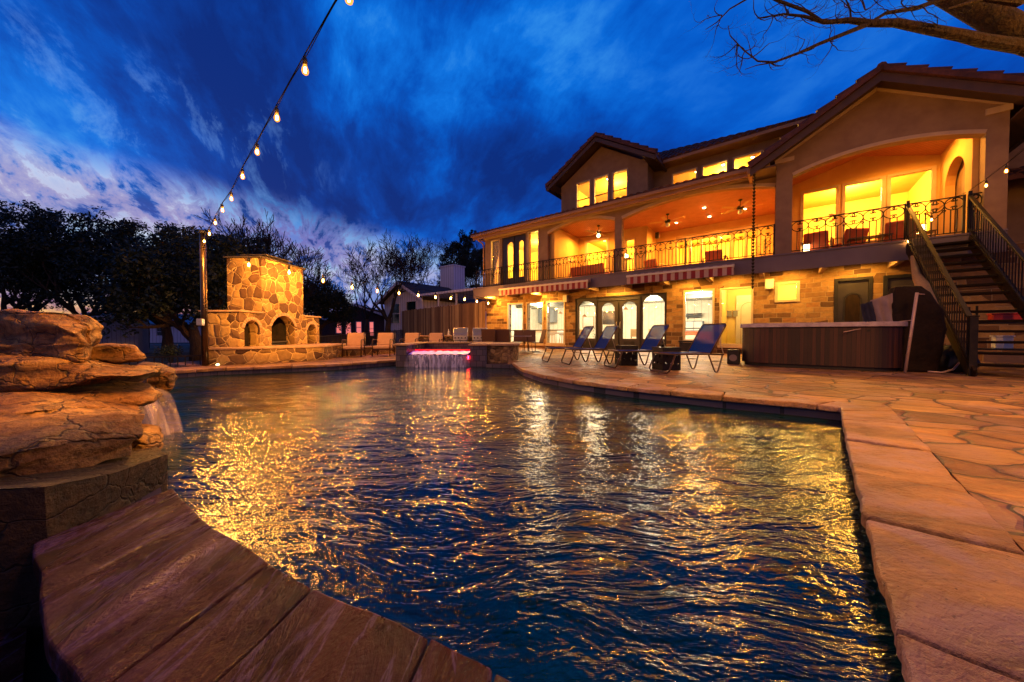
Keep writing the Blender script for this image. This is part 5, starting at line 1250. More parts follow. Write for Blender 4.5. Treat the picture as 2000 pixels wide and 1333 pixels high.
def make_grill():
    o = thing('gas_grill', (0, 0, 0), 0, 'x', 'grill', 'stainless gas grills in the stone counter'); W_ = .27
    q = MB(); q.box(-W_ + .03, -.01, -.2, .25, .04, .46); q.box(.01, W_ - .03, -.2, .25, .04, .46); q.build('cabinet_door', M['steel'], o, bev=.008)
    q = MB(); q.box(-W_, W_, -.26, .28, .463, .66); q.build('body', M['steel'], o, bev=.012)
    q = MB(); q.plate([(-.24, .663), (.26, .663), (.26, .86), (.12, .94), (-.02, .93), (-.2, .74)], [], lambda a, b, d: (d, a, b), -W_, W_); q.build('lid', M['steel'], o, bev=.015)
    q = MB(); q.tube([(-W_ + .04, -.25, .70), (-W_ + .04, -.30, .71), (W_ - .04, -.30, .71), (W_ - .04, -.25, .70)], .011, 6); q.build('handle', M['steel'], o)
    for i in range(4): q = MB(); q.cyl((-.19 + .125 * i, -.292, .56), (-.19 + .125 * i, -.262, .56), .026, seg=12); q.build('knob', M['black'], o)
    return o
g1 = make_grill(); g1.location = (-1.95, 13.0, 0); g1['label'] = 'left hand stainless gas grill with lid lit orange'; g1.rotation_euler = (0, 0, R(4))
g2 = dup(g1, (-1.22, 13.0, 0), R(2), 'right hand stainless gas grill, nearest the dining chairs')
q = MB(); q.lathe([(.05, 0), (.055, .03), (.03, .06), (.028, .16), (.012, .20), (.012, .24)], (-2.45, 13.2, .652), 12); o = q.build('bottle', M['white'], smooth=True); tag(o, 'pale bottle standing on the grill counter', 'bottle')

# ------------------------------------------------------------------ balcony furniture
def lounge_chair(u, n, rz, label, w_=.75, name='porch_armchair', cat='armchair'):
    o = thing(name, H(u, n, 3.13), HA + R(rz), label, cat, 'rust cushioned porch seats'); h_ = w_ / 2
    q = MB(); q.box(-h_ + .08, h_ - .08, -.3, .3, .22, .40); q.build('seat_cushion', M['redcushion'], o, bev=.05, bseg=3)
    q = MB(); q.obox((-h_ + .08, .2, .36), (w_ - .16, 0, 0), (0, .13, -.03), (0, .12, .42)); q.build('back_cushion', M['redcushion'], o, bev=.05, bseg=3)
    for x_ in (-h_ + .02, h_ - .02):
        q = MB(); q.tube([(x_, -.32, 0), (x_, -.34, .3), (x_, -.25, .52), (x_, .1, .56), (x_, .34, .5), (x_, .38, 0)], .03, 7); q.build('arm', M['oak'], o, smooth=True)
    q = MB(); q.box(-h_ + .04, h_ - .04, -.3, .32, .16, .215); q.build('seat_frame', M['bronze'], o); return o
lounge_chair(2.0, 1.3, 170, 'rust cushioned armchair at the left of the gable porch'); lounge_chair(2.7, 1.5, -150, 'rust cushioned armchair in the middle of the gable porch'); lounge_chair(3.75, 1.3, 175, 'rust cushioned armchair at the right of the gable porch near the gate')
lounge_chair(-6.0, 1.7, 175, 'long rust cushioned sofa in the left arch bay', 1.9, 'porch_sofa', 'sofa'); lounge_chair(-3.2, 2.2, 160, 'rust cushioned armchair in the middle arch bay by the nook'); lounge_chair(-.9, 2.0, 175, 'rust cushioned armchair in front of the sliding door')
def lantern(u, n, z, label, s_=1.):
    o = thing('lantern', H(u, n, z), HA, label, 'lantern', 'lit lanterns on the balcony'); q = MB(); q.box(-.055 * s_, .055 * s_, -.055 * s_, .055 * s_, .01, .21 * s_); q.build('lamp_shade', M['lampglow'], o, bev=.01)
    q = MB(); q.box(-.07 * s_, .07 * s_, -.07 * s_, .07 * s_, 0, .009); q.box(-.07 * s_, .07 * s_, -.07 * s_, .07 * s_, .212 * s_, .225 * s_); q.tube([(-.05, 0, .22 * s_), (0, 0, .32 * s_), (.05, 0, .22 * s_)], .005, 5); q.build('lantern_frame', M['black'], o)
lantern(-4.07, 1.1, 3.9, 'lit lantern beside the pier between the two left arches'); lantern(1.72, .9, 3.25, 'white lit lantern on the gable porch floor by the left pier', 1.3); lantern(4.25, 1.5, 3.6, 'lit lantern behind the stair gate')
def side_t(u, n, h_, label, w_=.45, z=3.13, m='bronze', nm='porch_table', cat='side table'):
    o = thing(nm, H(u, n, z), HA, label, cat); q = MB(); q.box(-w_ / 2, w_ / 2, -.2, .2, h_ - .03, h_); q.build('table_top', M[m], o, bev=.005)
    for x_ in (-w_ / 2 + .03, w_ / 2 - .03):
        for y_ in (-.17, .17): q = MB(); q.cyl((x_, y_, 0), (x_, y_, h_ - .031), .014, seg=6); q.build('leg', M[m], o)
side_t(-4.07, 1.1, .768, 'small table carrying the lantern by the arch pier'); side_t(4.25, 1.5, .468, 'small table carrying the lantern behind the stair gate'); side_t(3.1, .9, .4, 'low coffee table in the middle of the gable porch', .9)
def plant(loc, h_, label, rz=0):
    o = thing('potted_plant', loc, rz, label, 'potted plant'); q = MB(); q.lathe([(.09, 0), (.13, .22), (.14, .24), (.11, .24), (.10, .2), (.001, .2)], (0, 0, 0), 14); q.build('pot', M['cream'], o)
    q = MB(); rn = random.Random(int(h_ * 100))
    for i in range(46):
        a = rn.uniform(0, 2 * PI); r_ = rn.uniform(.05, .28); z_ = .25 + h_ * rn.uniform(.2, 1); p = Vector((math.cos(a) * r_, math.sin(a) * r_, z_)); d_ = Vector((math.cos(a), math.sin(a), rn.uniform(-.3, .8))).normalized() * .14; s_ = d_.cross(Vector((0, 0, 1))).normalized() * .035
        q.add([p - d_ * .5, p + s_, p + d_ * .5, p - s_], [(0, 1, 2, 3)])
        if i % 4 == 0: q.tube([(0, 0, .2), p], .005, 4)
    q.build('leaves', M['foliage_pot'], o)
plant(H(.62, 1.6, 3.13), .7, 'leafy potted plant by the gable pier on the balcony'); plant(H(-6.55, 3.4, .03), .75, 'green potted plant seen through the left french door')

# ------------------------------------------------------------------ inside the lower room
def bx(name, u0, u1, n0, n1, z0, z1, m, label, cat, group=None, parts=()):
    o = thing(name, H((u0 + u1) / 2, (n0 + n1) / 2, z0), HA, label, cat, group); q = MB(); a, b = (u1 - u0) / 2, (n1 - n0) / 2; q.box(-a, a, -b, b, 0, z1 - z0); q.build('body', M[m], o, bev=.008)
    for (pn, x0, x1, y0, y1, za, zb, pm) in parts: q = MB(); q.box(x0, x1, y0, y1, za, zb); q.build(pn, M[pm], o, bev=.004)
    return o
bx('wall_cabinet', -11.6, -10.4, 5.7, 6.19, 1.45, 2.35, 'cabinet', 'grey blue wall cabinets inside the kitchen window', 'cabinet', None, [('door', -.58 + .3 * i, -.58 + .3 * i + .27, -.265, -.248, .03, .87, 'cabinet') for i in range(4)])
bx('kitchen_island', -10.6, -8.9, 3.6, 4.3, .02, .9, 'white', 'white kitchen island inside the middle left window', 'kitchen island', None, [('counter_top', -.9, .9, -.4, .4, .882, .92, 'counter')])
def stool(u, n, label):
    o = thing('bar_stool', H(u, n, .02), HA, label, 'stool', 'oak stools inside the kitchen windows'); q = MB(); q.lathe([(.17, .62), (.19, .64), (.18, .67), (.001, .67)], (0, 0, 0), 14); q.build('seat', M['oak'], o)
    for i in range(4): a = PI / 4 + PI / 2 * i; q = MB(); q.cyl((.2 * math.cos(a), .2 * math.sin(a), 0), (.12 * math.cos(a), .12 * math.sin(a), .62), .016, seg=6); q.build('leg', M['oak'], o)
stool(-9.0, 3.2, 'oak stool inside the middle left window'); stool(-8.0, 2.6, 'oak stool inside the right of the three left windows'); stool(-7.5, 2.7, 'second oak stool inside the right of the three left windows')
bx('wall_tv', -7.35, -6.5, 6.1, 6.19, 1.3, 2.05, 'screen', 'flat television on the wall seen through the left french door', 'television', None, [('screen_frame', -.46, .46, -.06, -.046, -.03, 0, 'black')])
bx('room_table', -8.7, -7.3, 2.0, 2.5, .72, .77, 'oak', 'table with an angled bracket inside the window left of the french doors', 'table', None, [('leg', -.6, -.54, -.1, -.04, -.70, -.003, 'white'), ('leg', .54, .6, -.1, -.04, -.70, -.003, 'white')])
def pendant(u, n, z, label):
    o = thing('pendant_lamp', H(u, n, 2.44), HA, label, 'pendant lamp', 'small pendant lamps in the lower room'); q = MB(); q.cyl((0, 0, 0), (0, 0, z - 2.44 + .14), .006, seg=5); q.build('cord', M['black'], o)
    q = MB(); q.lathe([(.015, z - 2.44 + .14), (.05, z - 2.44 + .10), (.14, z - 2.44), (.13, z - 2.44), (.04, z - 2.44 + .08)], (0, 0, 0), 16); q.build('lamp_shade', M['gutter'], o)
pendant(-8.66, 3.5, 1.85, 'pendant lamp seen through the window left of the french doors'); pendant(-5.12, 4.0, 1.95, 'pendant lamp seen through the right hand french door'); pendant(-7.9, 5.0, 1.72, 'pendant lamp seen through the left sidelight of the french doors')
bx('wall_shelf', -2.7, -2.0, 6.0, 6.19, 1.55, 1.75, 'screen', 'dark wall shelf inside the window right of the french doors, the upper one', 'shelf', None, [('shelf_bracket', -.3, -.26, -.05, .05, -.08, -.003, 'black')])
bx('wall_shelf', -2.7, -1.9, 5.8, 6.19, .85, 1.35, 'cabinet', 'grey wall cabinet inside the window right of the french doors, below the shelf', 'shelf', None, [('door', -.35, -.02, -.21, -.197, .04, .46, 'white'), ('door', .02, .35, -.21, -.197, .04, .46, 'white')])
bx('room_sofa', -2.4, -1.0, 3.4, 4.2, .02, .45, 'redcushion', 'low sofa inside the window right of the french doors', 'sofa', None, [('backrest', -.7, .7, .25, .4, .433, .8, 'redcushion'), ('cushion', -.6, -.1, .0, .24, .435, .62, 'cream')])
q = MB(); q.box(.28, .33, 2.1, 2.9, .03, 2.3)
o = thing('interior_door', H(.10, 3.34, .02), HA, 'cream interior door with arched panel seen through the right window', 'door'); q = MB(); q.box(-.42, .42, -.03, .03, 0, 2.25); q.build('door_leaf', M['cream'], o); q = MB(); a_ = arc(-.25, .25, .3, 1.7, 1.95, 10)
for i in range(len(a_)): p, s2 = a_[i], a_[(i + 1) % len(a_)]; q.beam((p[0], -.035, p[1]), (s2[0], -.035, s2[1]), .02, .02, (0, 1, 0))
q.build('panel_moulding', M['oak'], o)
o = thing('towel_rail', H(-.42, 3.38, 1.66), HA, 'towel rail on the wall inside the right hand window', 'towel rail'); q = MB(); q.cyl((-.25, -.06, 0), (.22, -.06, 0), .012, seg=8); q.build('rail', M['black'], o)
for x_ in (-.13, .08): 
    q = MB(); q.box(x_ - .08, x_ + .08, -.085, -.04, -.24, .01); w2 = q.build('hand_towel', M['beam']); w2.parent = None; w2.matrix_world = Matrix.Translation(H(-.42, 3.38, 1.66)) @ Matrix.Rotation(HA, 4, 'Z'); tag(w2, 'grey green hand towel on the left of the rail' if x_ < 0 else 'grey green hand towel on the right of the rail', 'towel', 'hand towels on the rail')
# hanging shade curtains in the upper sliding door and the sign on the porch wall
bx('wall_plaque', -7.262, -7.24, 1.4, 2.4, 4.35, 4.45, 'gutter', 'thin twig shaped wall ornament on the left porch side wall', 'wall ornament')
bx('room_table', -1.9, -.7, 5.6, 6.3, 3.24, 4.0, 'oak', 'wooden sideboard seen through the upstairs sliding door', 'sideboard', None, [('drawer', -.5, -.02, -.37, -.352, .45, .7, 'oak'), ('drawer', .02, .5, -.37, -.352, .45, .7, 'oak')])

o = thing('wall_mirror', H(-8.2, 6.17, 1.05), HA, 'thin framed mirror on the wall seen through the left sidelight', 'mirror'); q = MB(); q.wall(rect(-.38, .38, 0, .72), [rect(-.34, .34, .04, .68)], -.03, .0); q.build('mirror_frame', M['gutter'], o); q = MB(); q.box(-.34, .34, -.015, -.01, .04, .68); q.build('mirror_glass', M['counter'], o)
def rchair(u, n, rz, label):
    o = thing('room_chair', H(u, n, .02), HA + R(rz), label, 'chair', 'chairs inside behind the french doors'); q = MB(); q.box(-.22, .22, -.22, .22, .42, .47); q.build('seat', M['oak'], o, bev=.01); q = MB(); q.box(-.22, .22, .19, .22, .55, .92); q.build('backrest', M['oak'], o, bev=.01)
    for x_ in (-.2, .16):
        for y_ in (-.2, .16): q = MB(); q.box(x_, x_ + .04, y_, y_ + .04, 0, .419 if y_ < 0 else .549); q.build('leg', M['black'], o)
rchair(-7.2, 3.2, 20, 'oak chair seen through the left sidelight of the french doors'); rchair(-4.4, 3.3, -160, 'oak chair seen through the right hand french door'); rchair(-3.7, 3.8, 200, 'oak chair seen through the right sidelight of the french doors')
for u_, z_, lb in ((-3.3, 1.75, 'dark wall hook, upper one inside the right sidelight'), (-3.3, 1.35, 'dark wall hook, lower one inside the right sidelight')): q = MB(); q.box(-.05, .05, -.04, .0, -.05, .05); q.box(-.02, .02, -.08, -.041, -.02, .02); o = q.build('wall_hook', M['black'], bev=.005); o.location = H(u_, 6.17, z_); o.rotation_euler = (0, 0, HA); tag(o, lb, 'wall hook')
# curtains beside the upper windows
# ------------------------------------------------------------------ string lights
def string_lights(name, pts, label, bulbs, sag=.0, scale=1., es=None):
    """pts: bulb hanging points in order; cable runs through them"""
    o = thing(name, pts[0], 0, label, 'string lights'); base = Vector(pts[0]); P_ = [Vector(p) - base for p in pts]
    q = MB(); cab = []
    for i in range(len(P_) - 1):
        for k_ in range(6): f_ = k_ / 6; cab.append(P_[i].lerp(P_[i + 1], f_) - Vector((0, 0, 4 * sag * f_ * (1 - f_))))
    cab.append(P_[-1]); q.tube(cab, .0045, 5); q.tube([p + Vector((.012, .012, .018 + .012 * math.sin(i * .9))) for i, p in enumerate(cab)], .003, 4); q.build('cable', M['cable'], o, smooth=True)
    tb = None
    for i in bulbs:
        p = P_[i]
        if es: lamp('bulb_lamp', 'POINT', p - Vector((0, 0, .16)), es * ({1: .5, 2: .7, 3: .9, 4: .7, 5: .5, 6: .35, 7: .25, 8: .2, 9: .1, 10: .05, 11: .04, 12: .06, 13: .2, 14: .3}[i] if len(bulbs) == 14 else (8.0 if i > 6 or i in (2, 3, 4) else 1.5) if len(bulbs) == 12 else (.07 if i < 5 else .5 if i < 8 else .9)), (1., .42, .06), .035, o)
        if tb is None:
            q = MB(); q.cyl((0, 0, 0), (0, 0, -.045), .006, seg=6); q.lathe([(.001, -.035), (.018, -.04), (.021, -.06), (.019, -.10), (.001, -.10)], (0, 0, 0), 12); s_ = q.build('socket', M['black'], o, smooth=True)
            q = MB(); q.lathe([(.014, -.10), (.018, -.112), (.027, -.135), (.030, -.155), (.024, -.175), (.010, -.187), (.001, -.189)], (0, 0, 0), 16); g_ = q.build('bulb', M['bulbglass'], s_, smooth=True)
            q = MB(); q.lathe([(.001, -.118), (.009, -.122), (.012, -.145), (.009, -.166), (.001, -.169)], (0, 0, 0), 8); f_ = q.build('filament', M['bulbcore'], s_, smooth=True)
            tb = s_; s_.location = p; s_.scale = (scale,) * 3
        else:
            c = tb.copy(); COL.objects.link(c); c.parent = o; c.location = p
            for ch_ in list(tb.children): c2 = ch_.copy(); COL.objects.link(c2); c2.parent = c
    return o
pole_top = Vector((-6.93, 7.70, 2.92))
pl = thing('light_pole', (-6.95, 7.72, 0), 0, 'tall gilded post carrying the string lights beside the fireplace', 'pole')
q = MB(); q.cyl((0, 0, -.4), (0, 0, 2.98), .062, .058, seg=20); q.build('post', M['brass'], pl, smooth=True); q = MB(); q.lathe([(.066, 0), (.066, .05), (.02, .08), (.001, .08)], (0, 0, 2.975), 16); q.build('cap', M['black'], pl); q = MB(); q.box(-.06, .06, -.14, -.055, .9, 1.05); q.build('switch_box', M['steel'], pl, bev=.01)
D0 = Vector((.73, -.68, 0)); zz = [2.80, 2.79, 2.82, 2.84, 2.80, 2.86, 2.87, 2.89, 2.90, 2.90, 2.88, 2.86, 2.88, 2.92]
pts = [pole_top] + [pole_top + D0 * (.25 + .87 * i) * 1.0 + Vector((0, 0, 0)) for i in range(14)]
pts = [pts[0]] + [Vector((p.x, p.y, zz[i] + .07)) for i, p in enumerate(pts[1:])]
string_lights('string_lights', pts, 'string of warm bulbs running from the pole top overhead across the pool', range(1, 15), es=190, scale=.88)
a = pole_top; b = H(-11.7, -.15, 2.32); pts = [a] + [Vector((-6.96 + 6.16 * t_, 7.74 + 9.96 * t_, 0)) for t_ in [.0739 + .0785 * i for i in range(12)]] + [b]
zs = [2.55, 2.50, 2.40, 2.31, 2.29, 2.31, 2.32, 2.33, 2.37, 2.40, 2.38, 2.36]
pts = [pts[0]] + [Vector((p.x, p.y, zs[i] + .10)) for i, p in enumerate(pts[1:-1])] + [b]
string_lights('string_lights', pts, 'string of warm bulbs from the pole past the fireplace to the balcony corner', range(1, 13), es=48, scale=1.6)
g0 = H(4.66, .0, 4.18); g1_ = Vector((4.2, .2, 4.7)); n_ = 11
pts = [g0.lerp(g1_, i / n_) - Vector((0, 0, 1.2 * (i / n_) * (1 - i / n_))) for i in range(n_ + 1)]
string_lights('string_lights', pts, 'string of warm bulbs climbing from the stair gate toward the tree', range(1, 12), es=190)
pts = [H(4.6, -.02, 4.14), H(4.3, -.06, 3.95), H(4.05, -.1, 3.72), H(3.82, -.12, 3.42), H(3.66, -.14, 3.24), H(3.60, -.14, 3.05)]
string_lights('string_lights', pts, 'short string of bulbs draped on the stair gate and left newel', (2, 3, 4), es=60)

# ------------------------------------------------------------------ fences
def picket_run(name, a, b, z0a, z0b, h_, label, dx=.125):
    o = thing(name, (a[0], a[1], 0), math.atan2(b[1] - a[1], b[0] - a[0]), label, 'fence'); L_ = math.dist(a, b); q = MB(); r_ = MB(); n = int(L_ / dx)
    for i in range(n + 1): x_ = L_ * i / n; z_ = z0a + (z0b - z0a) * i / n; w_ = .02 if i % 16 == 0 else .008; q.box(x_ - w_, x_ + w_, -w_, w_, z_, z_ + h_ + (.06 if i % 16 == 0 else 0))
    for f_ in (.1, .98): r_.beam((0, 0, z0a + h_ * f_), (L_, 0, z0b + h_ * f_), .03, .03)
    q.build('balusters', M['rail'], o); r_.build('rails', M['rail'], o); return o
picket_run('iron_fence', (-7.15, 8.0), (-9.6, 6.6), -.40, -.42, .62, 'low black iron fence between the rocks and the pole')
picket_run('iron_fence', (-7.0, 12.4), (-8.7, 27.3), -.35, .05, .98, 'black iron fence running back behind the patio chairs')
fo = thing('wooden_fence', (-1.5, 19.45, 0), math.atan2(8.3, -7.35), 'tall weathered wooden picket fence joining the stone wall', 'fence'); q = MB(); L_ = 11.1; i = 0; x_ = 0; rn = random.Random(9)
while x_ < L_: q.box(x_ + .004, x_ + .14, rn.uniform(-.012, .012), .03, -.4, 2.56 + rn.uniform(-.03, .03)); x_ += .146
q.build('pickets', M['fence_wood'], fo); q = MB(); q.box(0, L_, -.07, -.02, .4, .5); q.box(0, L_, -.07, -.02, 2.0, 2.1); q.build('rails', M['fence_wood'], fo)
# dry shrub by the fence

# ------------------------------------------------------------------ neighbouring houses
def box_house(name, loc, rz, W_, Dp, hw, hr, wall, roof, label, wins=(), ov=.5, gable_front=True, extra=None):
    """gable end faces local -y; wins: (x0,x1,z0,z1,mat)"""
    o = thing(name, loc, rz, label, 'house'); h2 = W_ / 2; q = MB()
    if gable_front:
        q.wall([(-h2, 0), (h2, 0), (h2, hw), (0, hr), (-h2, hw)], [rect(*w_[:4]) for w_ in wins], 0, .2); q.box(-h2, -h2 + .2, .203, Dp, 0, hw); q.box(h2 - .2, h2, .203, Dp, 0, hw)
    else: q.wall(rect(-h2, h2, 0, hw), [rect(*w_[:4]) for w_ in wins], 0, .2); q.box(-h2, -h2 + .2, .203, Dp, 0, hw); q.box(h2 - .2, h2, .203, Dp, 0, hw)
    q.build('wall', M[wall], o); q = MB()
    if gable_front:
        sl = (hr - hw) / h2
        for sg in (-1, 1): q.obox((0, -ov, hr + .05), (sg * (h2 + ov), 0, -sl * (h2 + ov)), (0, Dp + 2 * ov, 0), (0, 0, .14))
    else:
        for (y0, y1, za, zb) in ((-ov, Dp / 2, hw, hr), (Dp + ov, Dp / 2, hw, hr)): q.obox((-h2 - ov, y0, za), (W_ + 2 * ov, 0, 0), (0, y1 - y0, zb - za), (0, 0, .12))
    q.build('roof', M[roof], o)
    if gable_front:
        q = MB()
        for sg in (-1, 1): q.obox((0, -ov - .04, hr - .1), (sg * (h2 + ov), 0, -sl * (h2 + ov)), (0, .035, 0), (0, 0, .24))
        q.build('bargeboard', M['siding'], o)
    for (x0, x1, z0, z1, m_) in wins:
        q = MB(); q.wall(rect(x0 - .06, x1 + .06, z0 - .06, z1 + .06), [rect(x0, x1, z0, z1)], -.04, .05); f_ = q.build('window', M['siding'], o); q = MB(); q.box(x0, x1, .06, .08, z0, z1); q.build('pane', M[m_], f_)
        q = MB(); q.box(x0, x1, .02, .055, (z0 + z1) / 2 - .03, (z0 + z1) / 2 + .03); q.build('sash_bar', M['siding'], f_)
    return o
hA = box_house('neighbour_house', (-9.04, 28.3, -.4), R(-38), 5.46, 11, 3.9, 5.25, 'siding', 'shingle', 'white sided gable house with two dark windows beyond the wooden fence', [(-1.7, -.45, 2.0, 3.6, 'darkglass'), (.5, 1.8, 2.0, 3.7, 'darkglass')], .5)
q = MB(); q.box(-1.2, .7, 5.0, 6.4, 4.2, 7.45); q.box(-1.27, .77, 4.93, 6.47, 7.453, 7.56); q.build('chimney', M['siding'], hA)
q = MB(); q.box(2.9, 9.5, -.6, 3.4, 3.96, 4.12); q.build('porch_roof', M['siding'], hA)
for x_ in (3.0, 4.9, 6.8, 8.7): q = MB(); q.box(x_, x_ + .1, -.4, -.3, 0, 3.95); q.build('porch_post', M['siding'], hA)
hC = box_house('neighbour_house', (-2.6, 38, -.4), R(8), 5, 8, 5.2, 6.6, 'siding', 'shingle', 'white gable peeking out behind the chimney beside the balcony corner', [], .5)
hB = box_house('neighbour_house', (-17.2, 38, -.4), R(8), 6.0, 9, 3.1, 4.25, 'brickfar', 'bluemetal', 'dark brick house with pink lit windows under the bare tree', [(-2.2, -1.7, 1.2, 2.4, 'pinkglow'), (-1.2, -.7, 1.0, 2.4, 'pinkglow'), (-.1, .4, 1.2, 2.4, 'pinkglow'), (1.3, 1.7, .9, 2.4, 'pinkglow')], .6)
q = MB(); q.wall(rect(3.003, 7.0, 0, 3.0), [rect(4.0, 5.4, 1.0, 2.4)], .6, .8); q.build('side_wall', M['brickfar'], hB); q = MB(); q.box(4.0, 5.4, .7, .72, 1.0, 2.4); q.build('side_window', M['greenglow'], hB); q = MB(); q.obox((3.4, -.2, 3.1), (4.4, 0, 0), (0, 5, 1.0), (0, 0, .12)); q.build('side_roof', M['bluemetal'], hB)
box_house('neighbour_house', (-25.5, 44, -.4), R(5), 5, 7, 2.5, 3.6, 'brickfar', 'bluemetal', 'small dark house with white gable trim left of the brick house', [(-1, 0, 1, 2, 'darkglass')], .5)
shd = box_house('garden_shed', (-21.2, 18.3, -.4), R(32), 1.6, 1.6, 1.85, 2.0, 'corr', 'bluemetal', 'corrugated metal shed beside the rocks on the left', [], .1); 
box_house('neighbour_house', (-44, 41, -.4), R(30), 12, 8, 2.2, 3.6, 'siding', 'bluemetal', 'long low house with blue roof behind the metal shed', [(-4, -3, .9, 1.8, 'darkglass'), (1, 2, .9, 1.8, 'darkglass')], .5, False)
box_house('neighbour_house', (-48, 55, -.4), R(15), 11, 8, 2.4, 4.2, 'siding', 'bluemetal', 'pale house across the road behind the oak trunks', [(-3, -2, .9, 1.9, 'darkglass'), (2, 3, .9, 1.9, 'darkglass')], .5, False)
box_house('neighbour_house', (-34, 48, -.4), R(0), 9, 8, 2.4, 3.8, 'siding', 'bluemetal', 'pale house across the road just left of the light pole', [(-3, -2, .9, 1.9, 'darkglass')], .5, False)

# ------------------------------------------------------------------ trees
RMIN = .0
def branch(mb, p, d, L_, r, depth, rn, tips, spread=.55, up=.12, seg=5, kink=.22, nmin=2, nmax=3, shrink=.72):
    pts = [Vector(p)]; rs = [r]; n = 4; dd = d.copy()
    for i in range(n):
        dd = (dd + Vector((rn.uniform(-1, 1), rn.uniform(-1, 1), rn.uniform(-.6, 1))) * kink + Vector((0, 0, up * .4))).normalized(); pts.append(pts[-1] + dd * L_ / n); rs.append(max(RMIN, r * (1 - .42 * (i + 1) / n)))
    mb.tube(pts, rs, seg if depth > 2 else 4 if depth > 1 else 3, caps=depth > 2)
    if depth == 0: tips.append(pts[-1]); return
    for k_ in range(rn.randint(nmin, nmax)):
        j = rn.choice((2, 3, 4)) if k_ else 4; a = rn.uniform(0, 2 * PI); ax = dd.cross(Vector((math.cos(a), math.sin(a), .3))).normalized(); nd = (dd + ax * rn.uniform(.6, 1.3) * spread + Vector((0, 0, up))).normalized()
        branch(mb, pts[j], nd, L_ * shrink * rn.uniform(.8, 1.15), rs[j] * .72, depth - 1, rn, tips, spread, up, seg, kink, nmin, nmax, shrink)
def bare_tree(loc, h_, seed, label, lean=(0, 0), depth=6, r=.2, spread=.75, rmin=.0):
    rn = random.Random(seed); o = thing('bare_tree', loc, rn.uniform(0, 6), label, 'tree', 'bare winter trees behind the houses'); q = MB(); tips = []
    base = Vector((0, 0, 0)); top = Vector((lean[0], lean[1], h_ * .28)); q.tube([base, base.lerp(top, .5) + Vector((.06, 0, 0)), top], [r * 1.25, r, r * .85], 9); q.build('trunk', M['bark'], o, smooth=True)
    q = MB(); 
    for k_ in range(4):
        a = k_ * 1.6 + rn.uniform(-.4, .4); branch(q, top - Vector((0, 0, .1 * k_)), Vector((math.cos(a) * .75, math.sin(a) * .75, .9)).normalized(), h_ * .24, r * .6, depth, rn, tips, spread, .10, 5, .25, 2, 3, .76)
    q.build('branches', M['twig'], o); return o
def leaf_mesh(rn, cl, n, size, mb):
    for c, rad in cl:
        for i in range(n):
            v = Vector((rn.gauss(0, 1), rn.gauss(0, 1), rn.gauss(0, .8))); v = v.normalized() * rad * rn.uniform(.25, 1.08) ** .6; p = c + v
            a = Vector((rn.uniform(-1, 1), rn.uniform(-1, 1), rn.uniform(-1, 1))).normalized(); b = a.cross(Vector((rn.uniform(-1, 1), rn.uniform(-1, 1), rn.uniform(-1, 1)))).normalized(); s = size * rn.uniform(.6, 1.4)
            k_ = len(mb.v); mb.v += [tuple(p - a * s), tuple(p + b * s * .45), tuple(p + a * s), tuple(p - b * s * .45)]; mb.f.append((k_, k_ + 1, k_ + 2, k_ + 3))
def leafy_tree(loc, h_, seed, label, w_=1., trunkh=.25, n=95, r=.22, size=.085, grp='dark evergreen trees along the left'):
    rn = random.Random(seed); o = thing('evergreen_oak', loc, 0, label, 'tree', grp); q = MB(); tips = []; top = Vector((rn.uniform(-.3, .3), 0, h_ * trunkh))
    q.tube([Vector((0, 0, 0)), top * .5 + Vector((.1, 0, 0)), top], [r * 1.3, r, r * .9], 9); q.build('trunk', M['bark'], o, smooth=True); q = MB()
    for k_ in range(5):
        a = k_ * 1.25 + rn.uniform(-.3, .3); branch(q, top - Vector((0, 0, .12 * k_)), Vector((math.cos(a) * .8 * w_, math.sin(a) * .8 * w_, .75)).normalized(), h_ * .25, r * .6, 3, rn, tips, .8, .12, 5, .25, 3, 3, .74)
    q.build('branches', M['bark'], o)
    cl = [(t_, rn.uniform(.35, .72)) for t_ in tips if t_.z > h_ * .16]
    for i in range(70 if seed > 17 else 85):
        a = rn.uniform(0, 2 * PI); z_ = rn.uniform(.33, .97); rr = math.sqrt(max(0, 1 - ((z_ - .5) / .52) ** 2)) * h_ * .40 * w_ * rn.uniform(.3, 1) ** .5; cl.append((Vector((math.cos(a) * rr, math.sin(a) * rr, z_ * h_ * .98)), rn.uniform(.3, .62)))
    cl.append((Vector((0, 0, h_ * .95)), .4)); q = MB(); leaf_mesh(rn, cl, n, size, q); q.build('crown', M['leaf'], o, recalc=False); return o
TL = [((-33.5, 24, -.4), 10.5, 18, 'dark evergreen oak behind the one at the left edge', 1.1), ((-27.5, 25.5, -.4), 9.6, 19, 'dark evergreen oak in the second row above the top boulder', 1.), ((-22.8, 25.5, -.4), 9.0, 20, 'dark evergreen oak in the second row left of the pole', 1.), ((-15.4, 27, -.4), 5.6, 26, 'small dark evergreen at the right side of the fireplace chimney', .8),
      ((-28, 19, -.4), 8.6, 11, 'tallest dark evergreen oak at the left edge of the picture', 1.1), ((-23.6, 19, -.4), 7.8, 12, 'dark evergreen oak second from the left above the rocks', 1.), ((-19.4, 19.2, -.4), 7.4, 13, 'dark evergreen oak above the metal shed', 1.),
      ((-13.1, 14.2, -.4), 5.5, 14, 'dark evergreen oak with forked trunk just left of the light pole', 1.0), ((-16.6, 20.5, -.4), 7.0, 15, 'dark evergreen oak between the pole and the fireplace', .9)]
for (l_, h_, sd_, lb, w_) in TL: leafy_tree(l_, h_, sd_, lb, w_, n=95)
RMIN = .0
leafy_tree((-4.2, 40, -.4), 13.2, 17, 'dark evergreen tree behind the white chimney by the balcony corner', .8, n=110, size=.13)
RMIN = .016
bare_tree((-17.9, 23.5, -.4), 8.8, 21, 'bare tree with fine twigs rising behind the fireplace', depth=6, r=.16, spread=.62)
